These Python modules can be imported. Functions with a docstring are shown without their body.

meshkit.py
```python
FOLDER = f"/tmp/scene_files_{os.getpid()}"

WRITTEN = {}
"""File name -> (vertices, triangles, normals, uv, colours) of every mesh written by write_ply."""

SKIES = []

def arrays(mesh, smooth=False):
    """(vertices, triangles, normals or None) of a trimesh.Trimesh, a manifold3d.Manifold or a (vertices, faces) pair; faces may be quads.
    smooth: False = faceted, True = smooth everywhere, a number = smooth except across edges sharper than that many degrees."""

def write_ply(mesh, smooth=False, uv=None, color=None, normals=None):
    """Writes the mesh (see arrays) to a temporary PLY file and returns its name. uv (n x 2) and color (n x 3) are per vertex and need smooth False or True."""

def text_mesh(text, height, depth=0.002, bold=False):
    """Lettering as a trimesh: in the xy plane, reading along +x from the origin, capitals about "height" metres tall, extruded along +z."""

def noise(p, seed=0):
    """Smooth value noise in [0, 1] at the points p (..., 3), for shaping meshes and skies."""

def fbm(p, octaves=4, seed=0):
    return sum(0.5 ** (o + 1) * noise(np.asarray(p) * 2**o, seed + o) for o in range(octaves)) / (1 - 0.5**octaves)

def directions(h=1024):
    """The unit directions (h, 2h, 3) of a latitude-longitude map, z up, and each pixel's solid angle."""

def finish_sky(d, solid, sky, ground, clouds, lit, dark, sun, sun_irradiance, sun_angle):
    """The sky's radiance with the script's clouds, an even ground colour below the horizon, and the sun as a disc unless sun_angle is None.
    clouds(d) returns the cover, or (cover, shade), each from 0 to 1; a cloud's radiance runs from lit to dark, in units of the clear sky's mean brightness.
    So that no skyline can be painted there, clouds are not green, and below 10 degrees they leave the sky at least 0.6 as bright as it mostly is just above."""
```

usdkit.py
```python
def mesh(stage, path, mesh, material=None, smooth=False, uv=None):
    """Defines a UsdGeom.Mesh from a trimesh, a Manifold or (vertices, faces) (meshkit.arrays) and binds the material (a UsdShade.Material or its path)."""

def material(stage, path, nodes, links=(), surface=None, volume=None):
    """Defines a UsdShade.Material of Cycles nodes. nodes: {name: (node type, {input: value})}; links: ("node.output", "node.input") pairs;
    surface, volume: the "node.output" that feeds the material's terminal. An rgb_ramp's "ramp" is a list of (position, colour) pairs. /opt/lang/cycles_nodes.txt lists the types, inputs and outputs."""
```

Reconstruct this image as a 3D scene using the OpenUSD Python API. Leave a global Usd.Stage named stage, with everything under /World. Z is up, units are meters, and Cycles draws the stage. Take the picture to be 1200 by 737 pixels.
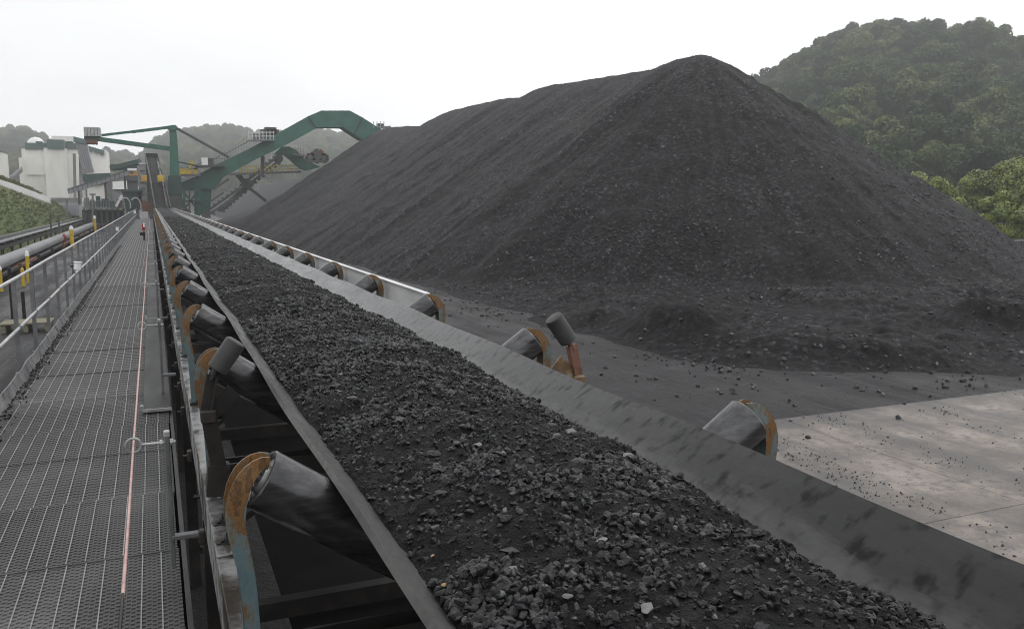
import math
import numpy as np, trimesh, usdkit, meshkit
from pxr import Usd, UsdGeom, UsdLux, UsdShade, Gf, Vt, Sdf

stage = Usd.Stage.CreateInMemory()
UsdGeom.SetStageUpAxis(stage, 'Z'); UsdGeom.SetStageMetersPerUnit(stage, 1.0)
UsdGeom.Xform.Define(stage, '/World'); UsdGeom.Scope.Define(stage, '/World/Looks')

# ------------------------------------------------------------------ camera, sky, sun, exposure
EYE = np.array([0, 0, 3.7])
EXPOSURE = 0.0
SKY_STRENGTH, CLOUD, SUN = 0.10, 10.6, 0.16
F = 1000.0                                            # focal length for a picture 1200 wide
def _axes():
    y = np.array([177 - 600, 235 - 368.5, F]); y /= np.linalg.norm(y)
    a = np.array([0, 235 - 368.5, F]); a /= np.linalg.norm(a)
    z = np.cross([1, 0, 0.], a); z = z if z[1] < 0 else -z
    return np.array([np.cross(y, z), y, z])           # rows: world x, y, z in camera axes (right, down, forward)
AX = _axes()
cam = UsdGeom.Camera.Define(stage, '/World/camera')
r_, d_, f_ = AX[:, 0], AX[:, 1], AX[:, 2]
M = np.eye(4); M[0, :3] = r_; M[1, :3] = -d_; M[2, :3] = -f_; M[3, :3] = EYE
cam.AddTransformOp().Set(Gf.Matrix4d(*M.ravel().tolist()))
cam.CreateHorizontalApertureAttr(36.0); cam.CreateVerticalApertureAttr(36.0 * 628 / 1024)
cam.CreateFocalLengthAttr(36.0 * F / 1200); cam.CreateClippingRangeAttr((0.05, 20000.0))
cam.CreateExposureAttr(EXPOSURE)

SUN_EL, SUN_AZ = math.radians(58), math.radians(70)    # azimuth = atan2(x, y)
_sd = (math.cos(SUN_EL) * math.sin(SUN_AZ), math.cos(SUN_EL) * math.cos(SUN_AZ), math.sin(SUN_EL))
usdkit.material(stage, '/World/Looks/sky_look', {
    'sky': ('sky_texture', {'sky_type': 'single_scattering', 'sun_disc': False, 'sun_elevation': SUN_EL, 'sun_rotation': SUN_AZ}),
    'co': ('texture_coordinate', {}), 'mp': ('mapping', {'scale': (1.0, 1.0, 2.2)}),
    'n': ('noise_texture', {'scale': 2.3, 'detail': 6.0, 'roughness': 0.55}),
    'dt': ('vector_math', {'math_type': 'dot_product', 'vector2': _sd}), 'br': ('map_range', {'from_min': -.1, 'from_max': .95, 'to_min': .91, 'to_max': 1.28, 'clamp': True, 'range_type': 'smoothstep'}),
    'nr': ('map_range', {'from_min': .30, 'from_max': .62, 'to_min': .87, 'to_max': 1.07, 'clamp': True}),
    'ml': ('math', {'math_type': 'multiply'}), 'ml2': ('math', {'math_type': 'multiply', 'value2': CLOUD}),
    'cc': ('combine_color', {}), 'tint': ('mix_color', {'blend_type': 'multiply', 'fac': 1.0, 'b': (.985, .99, 1.0), 'use_clamp': False}),
    'mx': ('mix_color', {'fac': 0.95, 'use_clamp': False}), 'bg': ('background_shader', {'strength': SKY_STRENGTH})},
    [('co.generated', 'mp.vector'), ('mp.vector', 'n.vector'), ('n.fac', 'nr.value'), ('co.generated', 'dt.vector1'), ('dt.value', 'br.value'), ('br.result', 'ml.value1'), ('nr.result', 'ml.value2'), ('ml.value', 'ml2.value1'),
     ('ml2.value', 'cc.r'), ('ml2.value', 'cc.g'), ('ml2.value', 'cc.b'), ('cc.color', 'tint.a'), ('sky.color', 'mx.a'), ('tint.result', 'mx.b'), ('mx.result', 'bg.color')], surface='bg.background')
dome = UsdLux.DomeLight.Define(stage, '/World/sky')
UsdShade.MaterialBindingAPI.Apply(dome.GetPrim()).Bind(UsdShade.Material.Get(stage, '/World/Looks/sky_look'))
sun = UsdLux.DistantLight.Define(stage, '/World/sun')
sun.CreateIntensityAttr(SUN); sun.CreateAngleAttr(25.0); sun.CreateNormalizeAttr(True); sun.CreateColorAttr(Gf.Vec3f(1, .97, .93))
sun.AddRotateZOp().Set(-math.degrees(SUN_AZ)); sun.AddRotateXOp().Set(math.degrees(SUN_EL) - 90)

# ------------------------------------------------------------------ helpers
RNG = np.random.default_rng(7)
def ray(u, v):
    return AX @ np.array([u - 600, v - 368.5, F])
def at(u, v, y):
    """The world point at distance y along the conveyor that the photograph shows at (u, v)."""
    r = ray(u, v); return r * y / r[1] + EYE
def onz(u, v, z):
    r = ray(u, v); return r * (z - EYE[2]) / r[2] + EYE

TAKEN = {}
def numbered(parent, name):
    k = (parent, name); n = TAKEN.get(k, -1) + 1; TAKEN[k] = n
    return f'{parent}/{name}' if n == 0 else f'{parent}/{name}_{n:03d}'
class Thing:
    def __init__(s, path, loc): s.path, s.loc = path, np.asarray(loc, float)
def tag(path, label=None, cat=None, group=None, kind=None):
    p = stage.GetPrimAtPath(path)
    for k, v in (('label', label), ('category', cat), ('group', group), ('kind', kind)):
        if v: p.SetCustomDataByKey(k, v)
def thing(name, label, cat, loc=(0, 0, 0), group=None, kind=None):
    t = Thing(numbered('/World', name), loc)
    UsdGeom.Xform.Define(stage, t.path).AddTranslateOp().Set(Gf.Vec3d(*map(float, t.loc)))
    tag(t.path, label, cat, group, kind); return t
def part(t, name, mesh, m, smooth=False, label=None, kind=None, uv=None):
    """One mesh (given in world coordinates) as a part of t; returns it so that sub-parts can follow."""
    if isinstance(mesh, MB): mesh = mesh.get()
    if not isinstance(mesh, tuple): mesh = (np.array(mesh.vertices), np.array(mesh.faces))
    path = numbered(t.path, name)
    usdkit.mesh(stage, path, (np.asarray(mesh[0], float) - t.loc, mesh[1]), f'/World/Looks/{m}', smooth=smooth, uv=uv)
    if label or kind: tag(path, label, None, None, kind)
    return Thing(path, t.loc)
def holder(t, name, label=None):
    path = numbered(t.path, name); UsdGeom.Xform.Define(stage, path)
    if label: tag(path, label)
    return Thing(path, t.loc)
def solo(name, mesh, m, label=None, cat=None, group=None, kind=None, smooth=False, uv=None):
    if isinstance(mesh, MB): mesh = mesh.get()
    if not isinstance(mesh, tuple): mesh = (np.array(mesh.vertices), np.array(mesh.faces))
    path = numbered('/World', name)
    usdkit.mesh(stage, path, mesh, f'/World/Looks/{m}', smooth=smooth, uv=uv)
    tag(path, label, cat, group, kind); return path

def rotz(a): c, s = math.cos(a), math.sin(a); return np.array([[c, -s, 0], [s, c, 0], [0, 0, 1.]])
def frame(d, up=(0, 0, 1)):
    d = np.asarray(d, float); d = d / np.linalg.norm(d); up = np.asarray(up, float)
    if abs(d @ up) > .99: up = np.array([1., 0, 0]) if abs(d[0]) < .9 else np.array([0, 1., 0])
    s = np.cross(up, d); s /= np.linalg.norm(s); return s, np.cross(d, s), d
BOXF = np.array([[0,2,3],[0,3,1],[4,5,7],[4,7,6],[0,1,5],[0,5,4],[2,6,7],[2,7,3],[0,4,6],[0,6,2],[1,3,7],[1,7,5]])[:, ::-1]
CORN = np.array([[x, y, z] for x in (-.5, .5) for y in (-.5, .5) for z in (-.5, .5)])
class MB:
    def __init__(s): s.v, s.f, s.n = [], [], 0
    def add(s, v, f):
        v = np.asarray(v, float); s.v.append(v); s.f.append(np.asarray(f) + s.n); s.n += len(v); return s
    def box(s, c, size, R=None):
        v = CORN * np.asarray(size, float); v = v if R is None else v @ R.T
        return s.add(v + np.asarray(c, float), BOXF)
    def bbox(s, lo, hi): lo, hi = np.asarray(lo, float), np.asarray(hi, float); return s.box((lo + hi) / 2, hi - lo)
    def soft(s, c, size, b=.006, R=None):
        h = np.asarray(size, float) / 2; p = []
        for q in CORN * 2:
            for k in range(3):
                w = h - b; w[k] = h[k]; p.append(q * w)
        m = trimesh.convex.convex_hull(np.array(p)); v = m.vertices if R is None else m.vertices @ R.T
        return s.add(v + np.asarray(c, float), m.faces)
    def beam(s, p, q, w, h, up=(0, 0, 1)):
        p, q = np.asarray(p, float), np.asarray(q, float); a, b, d = frame(q - p, up)
        return s.box((p + q) / 2, (w, h, np.linalg.norm(q - p)), np.stack([a, b, d], 1))
    def tube(s, p, q, r, n=10, r2=None): return s.path([p, q], [r, r if r2 is None else r2], n)
    def path(s, pts, r, n=8, caps=True):
        p = np.asarray(pts, float); r = np.broadcast_to(r, (len(p),)); t = np.gradient(p, axis=0); v = []
        a, b, _ = frame(t[0])
        for i in range(len(p)):
            d = t[i] / np.linalg.norm(t[i]); a = a - d * (a @ d); a /= np.linalg.norm(a); b = np.cross(d, a)
            g = np.arange(n) * 2 * np.pi / n
            v.append(p[i] + r[i] * (np.cos(g)[:, None] * a + np.sin(g)[:, None] * b))
        f = []
        for i in range(len(p) - 1):
            for j in range(n):
                k = (j + 1) % n; A, B, C, D = i*n+j, i*n+k, (i+1)*n+k, (i+1)*n+j; f += [[A, B, C], [A, C, D]]
        v = np.vstack(v); L = len(v)
        if caps:
            v = np.vstack([v, p[:1], p[-1:]])
            for j in range(n):
                k = (j + 1) % n; f += [[L, k, j], [L + 1, L - n + j, L - n + k]]
        return s.add(v, f)
    def lathe(s, prof, c, d, n=20):
        """prof: (distance along d, radius) pairs."""
        a, b, d = frame(d); g = np.arange(n) * 2 * np.pi / n
        ring = np.cos(g)[:, None] * a + np.sin(g)[:, None] * b; c = np.asarray(c, float)
        v = np.vstack([c + d * h + ring * r for h, r in prof]); f = []
        for i in range(len(prof) - 1):
            for j in range(n):
                k = (j + 1) % n; A, B, C, D = i*n+j, i*n+k, (i+1)*n+k, (i+1)*n+j; f += [[A, B, C], [A, C, D]]
        return s.add(v, f)
    def poly(s, pts, off):
        """A planar outline given as 3-D points, thickened by the vector off."""
        from shapely.geometry import Polygon
        p = np.asarray(pts, float); off = np.asarray(off, float)
        a, b, n = frame(off, (0, 0, 1)); o = p[0]
        uv = np.stack([(p - o) @ a, (p - o) @ b], 1)
        m = trimesh.creation.extrude_polygon(Polygon(uv).buffer(0), np.linalg.norm(off), engine='earcut')
        v = np.asarray(m.vertices); return s.add(o + v[:, :1] * a + v[:, 1:2] * b + v[:, 2:] * n, m.faces)
    def sweep(s, secs):
        """Closed cross-sections (k x n x 3) joined in a row, ends capped by a fan."""
        secs = np.asarray(secs, float); k, n, _ = secs.shape; v = secs.reshape(-1, 3); f = []
        i, j = np.meshgrid(np.arange(k - 1), np.arange(n), indexing='ij'); i, j = i.ravel(), j.ravel(); q = (j + 1) % n
        f = np.vstack([np.stack([i*n+j, i*n+q, (i+1)*n+q], 1), np.stack([i*n+j, (i+1)*n+q, (i+1)*n+j], 1)])
        return s.add(v, f)
    def get(s): return np.vstack(s.v), np.vstack(s.f)
def grid(xs, ys, fz):
    X, Y = np.meshgrid(xs, ys, indexing='ij'); Z = fz(X, Y); n = len(ys)
    i, j = np.meshgrid(np.arange(len(xs) - 1), np.arange(n - 1), indexing='ij'); a = (i * n + j).ravel()
    return np.stack([X.ravel(), Y.ravel(), Z.ravel()], 1), np.vstack([np.stack([a, a + n, a + n + 1], 1), np.stack([a, a + n + 1, a + 1], 1)])
def sstep(a, b, x): t = np.clip((x - a) / (b - a), 0, 1); return t * t * (3 - 2 * t)
def fb(x, y, s, o=4, seed=0): return meshkit.fbm(np.stack([np.asarray(x) * s, np.asarray(y) * s, np.zeros_like(np.asarray(x, float)) + .37], -1), o, seed) - .5
def instancer(path, protos, m, pos, scale, rnd, loc=(0, 0, 0), upright=False, kind='stuff'):
    """Many small copies. protos: (v, f) list or a list of lists of ((v, f), material)."""
    pi = UsdGeom.PointInstancer.Define(stage, path); rel = pi.CreatePrototypesRel()
    for k, pr in enumerate(protos):
        p = f'{path}/{("piece", "kind")[0]}_{k:03d}'
        if isinstance(pr, list):
            UsdGeom.Xform.Define(stage, p)
            for i, (mesh, mm) in enumerate(pr): usdkit.mesh(stage, f'{p}/{("crown", "trunk")[i]}', mesh, f'/World/Looks/{mm}')
        else: usdkit.mesh(stage, p, pr, f'/World/Looks/{m}')
        rel.AddTarget(p)
    n = len(pos)
    pi.CreateProtoIndicesAttr(Vt.IntArray.FromNumpy(rnd.integers(0, len(protos), n).astype(np.int32)))
    pi.CreatePositionsAttr(Vt.Vec3fArray.FromNumpy((np.asarray(pos) - np.asarray(loc)).astype(np.float32)))
    sc = np.asarray(scale, float); sc = np.repeat(sc[:, None], 3, 1) if sc.ndim == 1 else sc
    pi.CreateScalesAttr(Vt.Vec3fArray.FromNumpy(sc.astype(np.float32)))
    q = rnd.normal(size=(n, 4)); 
    if upright: q[:, :2] = 0
    q /= np.linalg.norm(q, axis=1, keepdims=True)
    pi.CreateOrientationsAttr(Vt.QuathArray([Gf.Quath(float(a[3]), float(a[0]), float(a[1]), float(a[2])) for a in q]))
    if kind: tag(path, kind=kind)

# ------------------------------------------------------------------ materials
def look(name, ramp, scale=4.0, rough=.5, metal=0.0, bump=0.0, bscale=None, bdist=.02, detail=5.0, stretch=(1, 1, 1), rough2=None, spec=.5, coat=0.0, uv=False, extra=None, lo=.3, hi=.7, rot=(0, 0, 0)):
    """Noise-driven colour, roughness and relief. ramp: colours spread between noise values lo and hi."""
    ramp = [ramp] if np.ndim(ramp[0]) == 0 else list(ramp)
    st = [(p, c) for p, c in zip(np.linspace(lo, hi, len(ramp)), ramp)] if len(ramp) > 1 else [(0, ramp[0]), (1, ramp[0])]
    N = {'co': ('uvmap', {'attribute': 'st'}) if uv else ('geometry', {}), 'mp': ('mapping', {'scale': stretch, 'rotation': rot}),
         'n': ('noise_texture', {'scale': scale, 'detail': detail, 'roughness': .6}), 'r': ('rgb_ramp', {'ramp': st}),
         'p': ('principled_bsdf', {'roughness': rough, 'metallic': metal, 'specular_ior_level': spec, 'coat_weight': coat, 'coat_roughness': .15})}
    L = [('co.UV' if uv else 'co.position', 'mp.vector'), ('mp.vector', 'n.vector'), ('n.fac', 'r.fac'), ('r.color', 'p.base_color')]
    if rough2 is not None:
        N['rr'] = ('map_range', {'from_min': lo, 'from_max': hi, 'to_min': rough, 'to_max': rough2, 'clamp': True}); L += [('n.fac', 'rr.value'), ('rr.result', 'p.roughness')]
    if bump:
        N['bn'] = ('noise_texture', {'scale': bscale or scale * 4, 'detail': 4.0, 'roughness': .6}); N['b'] = ('bump', {'strength': bump, 'distance': bdist})
        L += [('co.UV' if uv else 'co.position', 'bn.vector') if not extra else ('mp.vector', 'bn.vector'), ('bn.fac', 'b.height'), ('b.normal', 'p.normal')]
    usdkit.material(stage, f'/World/Looks/{name}', N, L, surface='p.BSDF')

def rnd_look(name, stops, rough=.4, spec=.5, bump=0.0, bscale=60.0, trans=0.0, metal=0.0):
    """Colour that varies from copy to copy."""
    N = {'oi': ('object_info', {}), 'r': ('rgb_ramp', {'ramp': stops}), 'p': ('principled_bsdf', {'roughness': rough, 'specular_ior_level': spec, 'metallic': metal})}
    L = [('oi.random', 'r.fac'), ('r.color', 'p.base_color')]; out = 'p.BSDF'
    if bump:
        N['g'] = ('geometry', {}); N['bn'] = ('noise_texture', {'scale': bscale, 'detail': 3.0}); N['b'] = ('bump', {'strength': bump, 'distance': .01})
        L += [('g.position', 'bn.vector'), ('bn.fac', 'b.height'), ('b.normal', 'p.normal')]
    if trans:
        N['t'] = ('translucent_bsdf', {}); N['m'] = ('mix_closure', {'fac': trans}); L += [('r.color', 't.color'), ('p.BSDF', 'm.closure1'), ('t.BSDF', 'm.closure2')]; out = 'm.closure'
    usdkit.material(stage, f'/World/Looks/{name}', N, L, surface=out)

look('coal_bed_look', [(.003, .003, .0034), (.007, .007, .0075), (.018, .018, .019)], scale=22, rough=.65, spec=.14, bump=1.0, bscale=70, bdist=.03, detail=8)
rnd_look('coal_lump_look', [(0, (.004, .004, .0045)), (.6, (.009, .009, .0098)), (.88, (.018, .018, .0192)), (.975, (.045, .045, .047)), (1, (.13, .13, .13))], rough=.36, spec=.32, bump=.7, bscale=90)
rnd_look('pile_lump_look', [(0, (.007, .007, .0078)), (.6, (.017, .017, .0187)), (.93, (.04, .04, .043)), (1, (.13, .13, .135))], rough=.4, spec=.35)
usdkit.material(stage, '/World/Looks/pile_look', {
    'uv': ('uvmap', {'attribute': 'st'}), 'mp': ('mapping', {'scale': (1.0, .16, 1)}), 'n': ('noise_texture', {'scale': 1.1, 'detail': 8.0, 'roughness': .65, 'distortion': .6}), 'r': ('rgb_ramp', {'ramp': [(.32, (.5, .5, .5)), (.68, (1.6, 1.6, 1.6))]}),
    'g': ('geometry', {}), 'n2': ('noise_texture', {'scale': 4.5, 'detail': 8.0, 'roughness': .8}), 'r2': ('rgb_ramp', {'ramp': [(.40, (.0045, .0043, .005)), (.5, (.0105, .0100, .0115)), (.59, (.025, .0242, .027)), (.68, (.085, .083, .09))]}),
    'v': ('voronoi_texture', {'scale': 9.0, 'randomness': 1.0}), 'vb': ('rgb_to_bw', {}), 'vr': ('rgb_ramp', {'ramp': [(.2, (.55, .55, .55)), (.55, (.95, .95, .95)), (.72, (1.7, 1.7, 1.7)), (.85, (3.6, 3.6, 3.6))]}),
    'pn': ('noise_texture', {'scale': .35, 'detail': 4.0, 'roughness': .6}), 'pm': ('map_range', {'from_min': .40, 'from_max': .60, 'to_min': .15, 'to_max': 1.0, 'clamp': True}),
    'm': ('mix_color', {'blend_type': 'multiply', 'fac': 1.0, 'use_clamp': False}), 'm2': ('mix_color', {'blend_type': 'multiply', 'use_clamp': False}), 'n3': ('noise_texture', {'scale': 3.4, 'detail': 8.0, 'roughness': .78}), 'b': ('bump', {'strength': 1.0, 'distance': .24}),
    'p': ('principled_bsdf', {'roughness': .62, 'specular_ior_level': .13})},
    [('uv.UV', 'mp.vector'), ('mp.vector', 'n.vector'), ('n.fac', 'r.fac'), ('g.position', 'n2.vector'), ('n2.fac', 'r2.fac'), ('r.color', 'm.a'), ('r2.color', 'm.b'), ('g.position', 'v.vector'), ('v.color', 'vb.color'), ('vb.val', 'vr.fac'), ('g.position', 'pn.vector'), ('pn.fac', 'pm.value'),
     ('pm.result', 'm2.fac'), ('m.result', 'm2.a'), ('vr.color', 'm2.b'), ('m2.result', 'p.base_color'), ('g.position', 'n3.vector'), ('n3.fac', 'b.height'), ('b.normal', 'p.normal')], surface='p.BSDF')
look('far_pile_look', [(.016, .016, .018), (.030, .030, .033)], scale=.5, rough=.75, spec=.15, bump=.8, bscale=2, bdist=.15)
usdkit.material(stage, '/World/Looks/ground_look', {
    'g': ('geometry', {}), 'n': ('noise_texture', {'scale': .6, 'detail': 9.0, 'roughness': .65}), 'r': ('rgb_ramp', {'ramp': [(.32, (.010, .0095, .0105)), (.52, (.019, .0178, .0195)), (.68, (.036, .0335, .0355))]}),
    'mp': ('mapping', {'scale': (1.0, .09, 1.0), 'rotation': (0, 0, -.12)}), 'n2': ('noise_texture', {'scale': 1.6, 'detail': 6.0, 'roughness': .6}), 'r2': ('rgb_ramp', {'ramp': [(.36, (.45, .45, .45)), (.5, (1, 1, 1)), (.68, (1.7, 1.68, 1.66))]}), 'm': ('mix_color', {'blend_type': 'multiply', 'fac': 1.0, 'use_clamp': False}),
    'rr': ('map_range', {'from_min': .35, 'from_max': .65, 'to_min': .30, 'to_max': .75, 'clamp': True}), 'n3': ('noise_texture', {'scale': 5.0, 'detail': 7.0, 'roughness': .7}), 'b': ('bump', {'strength': 1.0, 'distance': .09}), 'p': ('principled_bsdf', {'specular_ior_level': .22})},
    [('g.position', 'n.vector'), ('n.fac', 'r.fac'), ('g.position', 'mp.vector'), ('mp.vector', 'n2.vector'), ('n2.fac', 'r2.fac'), ('r.color', 'm.a'), ('r2.color', 'm.b'), ('m.result', 'p.base_color'), ('n2.fac', 'rr.value'), ('rr.result', 'p.roughness'), ('g.position', 'n3.vector'), ('n3.fac', 'b.height'), ('b.normal', 'p.normal')], surface='p.BSDF')
usdkit.material(stage, '/World/Looks/belt_look', {
    'g': ('geometry', {}), 'mp': ('mapping', {'scale': (2.0, .5, 2.0)}), 'n': ('noise_texture', {'scale': 4.0, 'detail': 7.0, 'roughness': .62}), 'r': ('rgb_ramp', {'ramp': [(.3, (.005, .005, .005)), (.5, (.010, .010, .0098)), (.68, (.022, .022, .0212))]}),
    'mp2': ('mapping', {'scale': (.8, 1.3, .8)}), 'v': ('noise_texture', {'scale': 15.0, 'detail': 3.0, 'roughness': .5}), 'vr': ('rgb_ramp', {'ramp': [(.53, (0, 0, 0)), (.68, (1, 1, 1))]}), 'spot': ('mix_color', {'b': (.004, .004, .004)}),
    'x': ('separate_xyz', {}), 'w': ('noise_texture', {'scale': 9.0, 'detail': 6.0, 'roughness': .7}), 'wx': ('math', {'math_type': 'multiply_add', 'value2': .20}), 'band': ('map_range', {'from_min': 1.745, 'from_max': 1.665, 'to_min': 0.0, 'to_max': .8, 'clamp': True}), 'sheen_res': ('mix_color', {'b': (.065, .065, .0635)}),  # wet sheen painted in with foam and residue along the coal line
    'rr': ('map_range', {'from_min': .3, 'from_max': .66, 'to_min': .14, 'to_max': .30, 'clamp': True}), 'bn': ('noise_texture', {'scale': 16.0, 'detail': 4.0}), 'b': ('bump', {'strength': .15, 'distance': .01}), 'sp': ('map_range', {'from_min': 0.0, 'from_max': 1.0, 'to_min': .30, 'to_max': .13, 'clamp': True}), 'p': ('principled_bsdf', {})},
    [('g.position', 'mp.vector'), ('mp.vector', 'n.vector'), ('n.fac', 'r.fac'), ('g.position', 'mp2.vector'), ('mp2.vector', 'v.vector'), ('v.fac', 'vr.fac'), ('r.color', 'spot.a'), ('vr.color', 'spot.fac'),
     ('g.position', 'x.vector'), ('mp.vector', 'w.vector'), ('w.fac', 'wx.value1'), ('vr.color', 'sp.value'), ('sp.result', 'p.specular_ior_level'), ('x.x', 'wx.value3'), ('wx.value', 'band.value'), ('spot.result', 'sheen_res.a'), ('band.result', 'sheen_res.fac'), ('sheen_res.result', 'p.base_color'),
     ('n.fac', 'rr.value'), ('rr.result', 'p.roughness'), ('g.position', 'bn.vector'), ('bn.fac', 'b.height'), ('b.normal', 'p.normal')], surface='p.BSDF')
look('deck_steel_look', [(.045, .045, .044), (.08, .08, .078), (.135, .135, .132)], scale=1.3, rough=.5, rough2=.7, metal=.2, detail=9, spec=.35)
look('deck_far_look', [(.035, .035, .034), (.06, .06, .058), (.09, .09, .088)], scale=2.2, rough=.6, rough2=.8, metal=.1, detail=8, bump=.6, bscale=40, bdist=.01, spec=.3)
look('grate_line_look', [(.18, .18, .18), (.31, .31, .305)], scale=6, rough=.45, metal=.4)
look('under_dark_look', [(.005, .005, .005), (.012, .0115, .011)], scale=3, rough=.7, spec=.08)
look('galv_look', [(.20, .20, .20), (.36, .36, .355), (.5, .5, .49)], scale=5, rough=.32, rough2=.5, metal=.55, detail=6)
look('rail_look', [(.30, .30, .30), (.46, .46, .455)], scale=4, rough=.4, metal=.35)
look('post_look', [(.10, .105, .11), (.18, .185, .19)], scale=5, rough=.45, metal=.4)
look('wet_steel_look', [(.055, .048, .042), (.10, .092, .085), (.24, .24, .24), (.34, .34, .34)], scale=3.2, rough=.12, rough2=.3, metal=.55, bump=.15, bscale=18, bdist=.006, detail=5, lo=.38, hi=.62)
look('dark_steel_look', [(.009, .0085, .008), (.018, .016, .015), (.042, .034, .028)], scale=5, rough=.45, metal=.1, spec=.3, bump=.2, bscale=30, bdist=.004, detail=8)
look('roller_look', [(.045, .045, .047), (.075, .075, .077), (.115, .115, .115)], scale=9, rough=.16, rough2=.30, metal=.88, detail=9, stretch=(.5, 3.5, 3.5))
look('roller_end_look', [(.16, .16, .16), (.3, .3, .3)], scale=20, rough=.35, metal=.6)
look('guide_roller_look', [(.014, .014, .014), (.035, .034, .033)], scale=9, rough=.42, rough2=.6, bump=.15, bscale=50, bdist=.004)
usdkit.material(stage, '/World/Looks/rusty_blue_look', {
    'g': ('geometry', {}), 'x': ('separate_xyz', {}), 'n': ('noise_texture', {'scale': 15.0, 'detail': 12.0, 'roughness': .72}), 'mp': ('mapping', {'scale': (1.3, 1.3, .5)}),
    'h': ('map_range', {'from_min': 2.62, 'from_max': 2.93, 'to_min': -.05, 'to_max': .085, 'clamp': True}), 'a': ('math', {'math_type': 'add'}),
    'r': ('rgb_ramp', {'ramp': [(.36, (.075, .12, .135)), (.47, (.10, .14, .15)), (.52, (.11, .10, .07)), (.56, (.105, .052, .02)), (.61, (.175, .088, .026)), (.655, (.05, .026, .014)), (.72, (.12, .06, .02))]}),
    'bn': ('noise_texture', {'scale': 45.0, 'detail': 5.0}), 'b': ('bump', {'strength': .4, 'distance': .004}), 'p': ('principled_bsdf', {'roughness': .42})},
    [('g.position', 'x.vector'), ('g.position', 'mp.vector'), ('mp.vector', 'n.vector'), ('x.z', 'h.value'), ('n.fac', 'a.value1'), ('h.result', 'a.value2'), ('a.value', 'r.fac'), ('r.color', 'p.base_color'), ('g.position', 'bn.vector'), ('bn.fac', 'b.height'), ('b.normal', 'p.normal')], surface='p.BSDF')
look('rust_look', [(.04, .022, .014), (.11, .048, .022), (.17, .08, .035)], scale=8, rough=.65, bump=.4, bscale=40, bdist=.005, detail=7)
look('cream_rust_look', [(.26, .24, .18), (.17, .115, .06), (.09, .05, .022), (.14, .085, .04)], scale=14, rough=.5, detail=8, lo=.36, hi=.62)
look('copper_rust_look', [(.06, .030, .020), (.16, .075, .05), (.10, .05, .03)], scale=14, rough=.5, detail=8, bump=.3, bscale=60, bdist=.003)
look('white_plate_look', [(.42, .42, .42), (.58, .58, .575), (.68, .68, .67)], scale=2.0, rough=.35, rough2=.5, metal=.1, detail=7, stretch=(1, .5, 3))
look('cord_look', [(.40, .235, .215), (.56, .38, .36)], scale=18, rough=.55)
look('cover_look', [(.016, .016, .016), (.028, .028, .028)], scale=2.5, rough=.5, rough2=.65, spec=.35, detail=7, stretch=(2, .5, 1))
look('toe_look', [(.10, .10, .105), (.22, .22, .225), (.34, .34, .345)], scale=5, rough=.22, rough2=.5, metal=.4, bump=.5, bscale=14, bdist=.03, detail=7)
look('slab_look', [(.13, .122, .115), (.27, .245, .23), (.34, .31, .29), (.40, .37, .35)], scale=.55, rough=.42, rough2=.7, bump=.25, bscale=9, bdist=.02, detail=9, lo=.33, hi=.66)
look('pale_rock_look', [(.07, .07, .07), (.19, .19, .188)], scale=40, rough=.4, bump=.5, bscale=80)
look('brown_rock_look', [(.2, .11, .04), (.34, .2, .08)], scale=30, rough=.6)
look('green_paint_look', [(.013, .064, .045), (.022, .092, .066), (.032, .122, .090)], scale=.7, rough=.45, detail=9, lo=.25, hi=.75)
look('dark_green_look', [(.012, .04, .033), (.02, .055, .045)], scale=.5, rough=.5)
look('trim_look', [(.055, .095, .09), (.075, .115, .11)], scale=.3, rough=.5)
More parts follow.
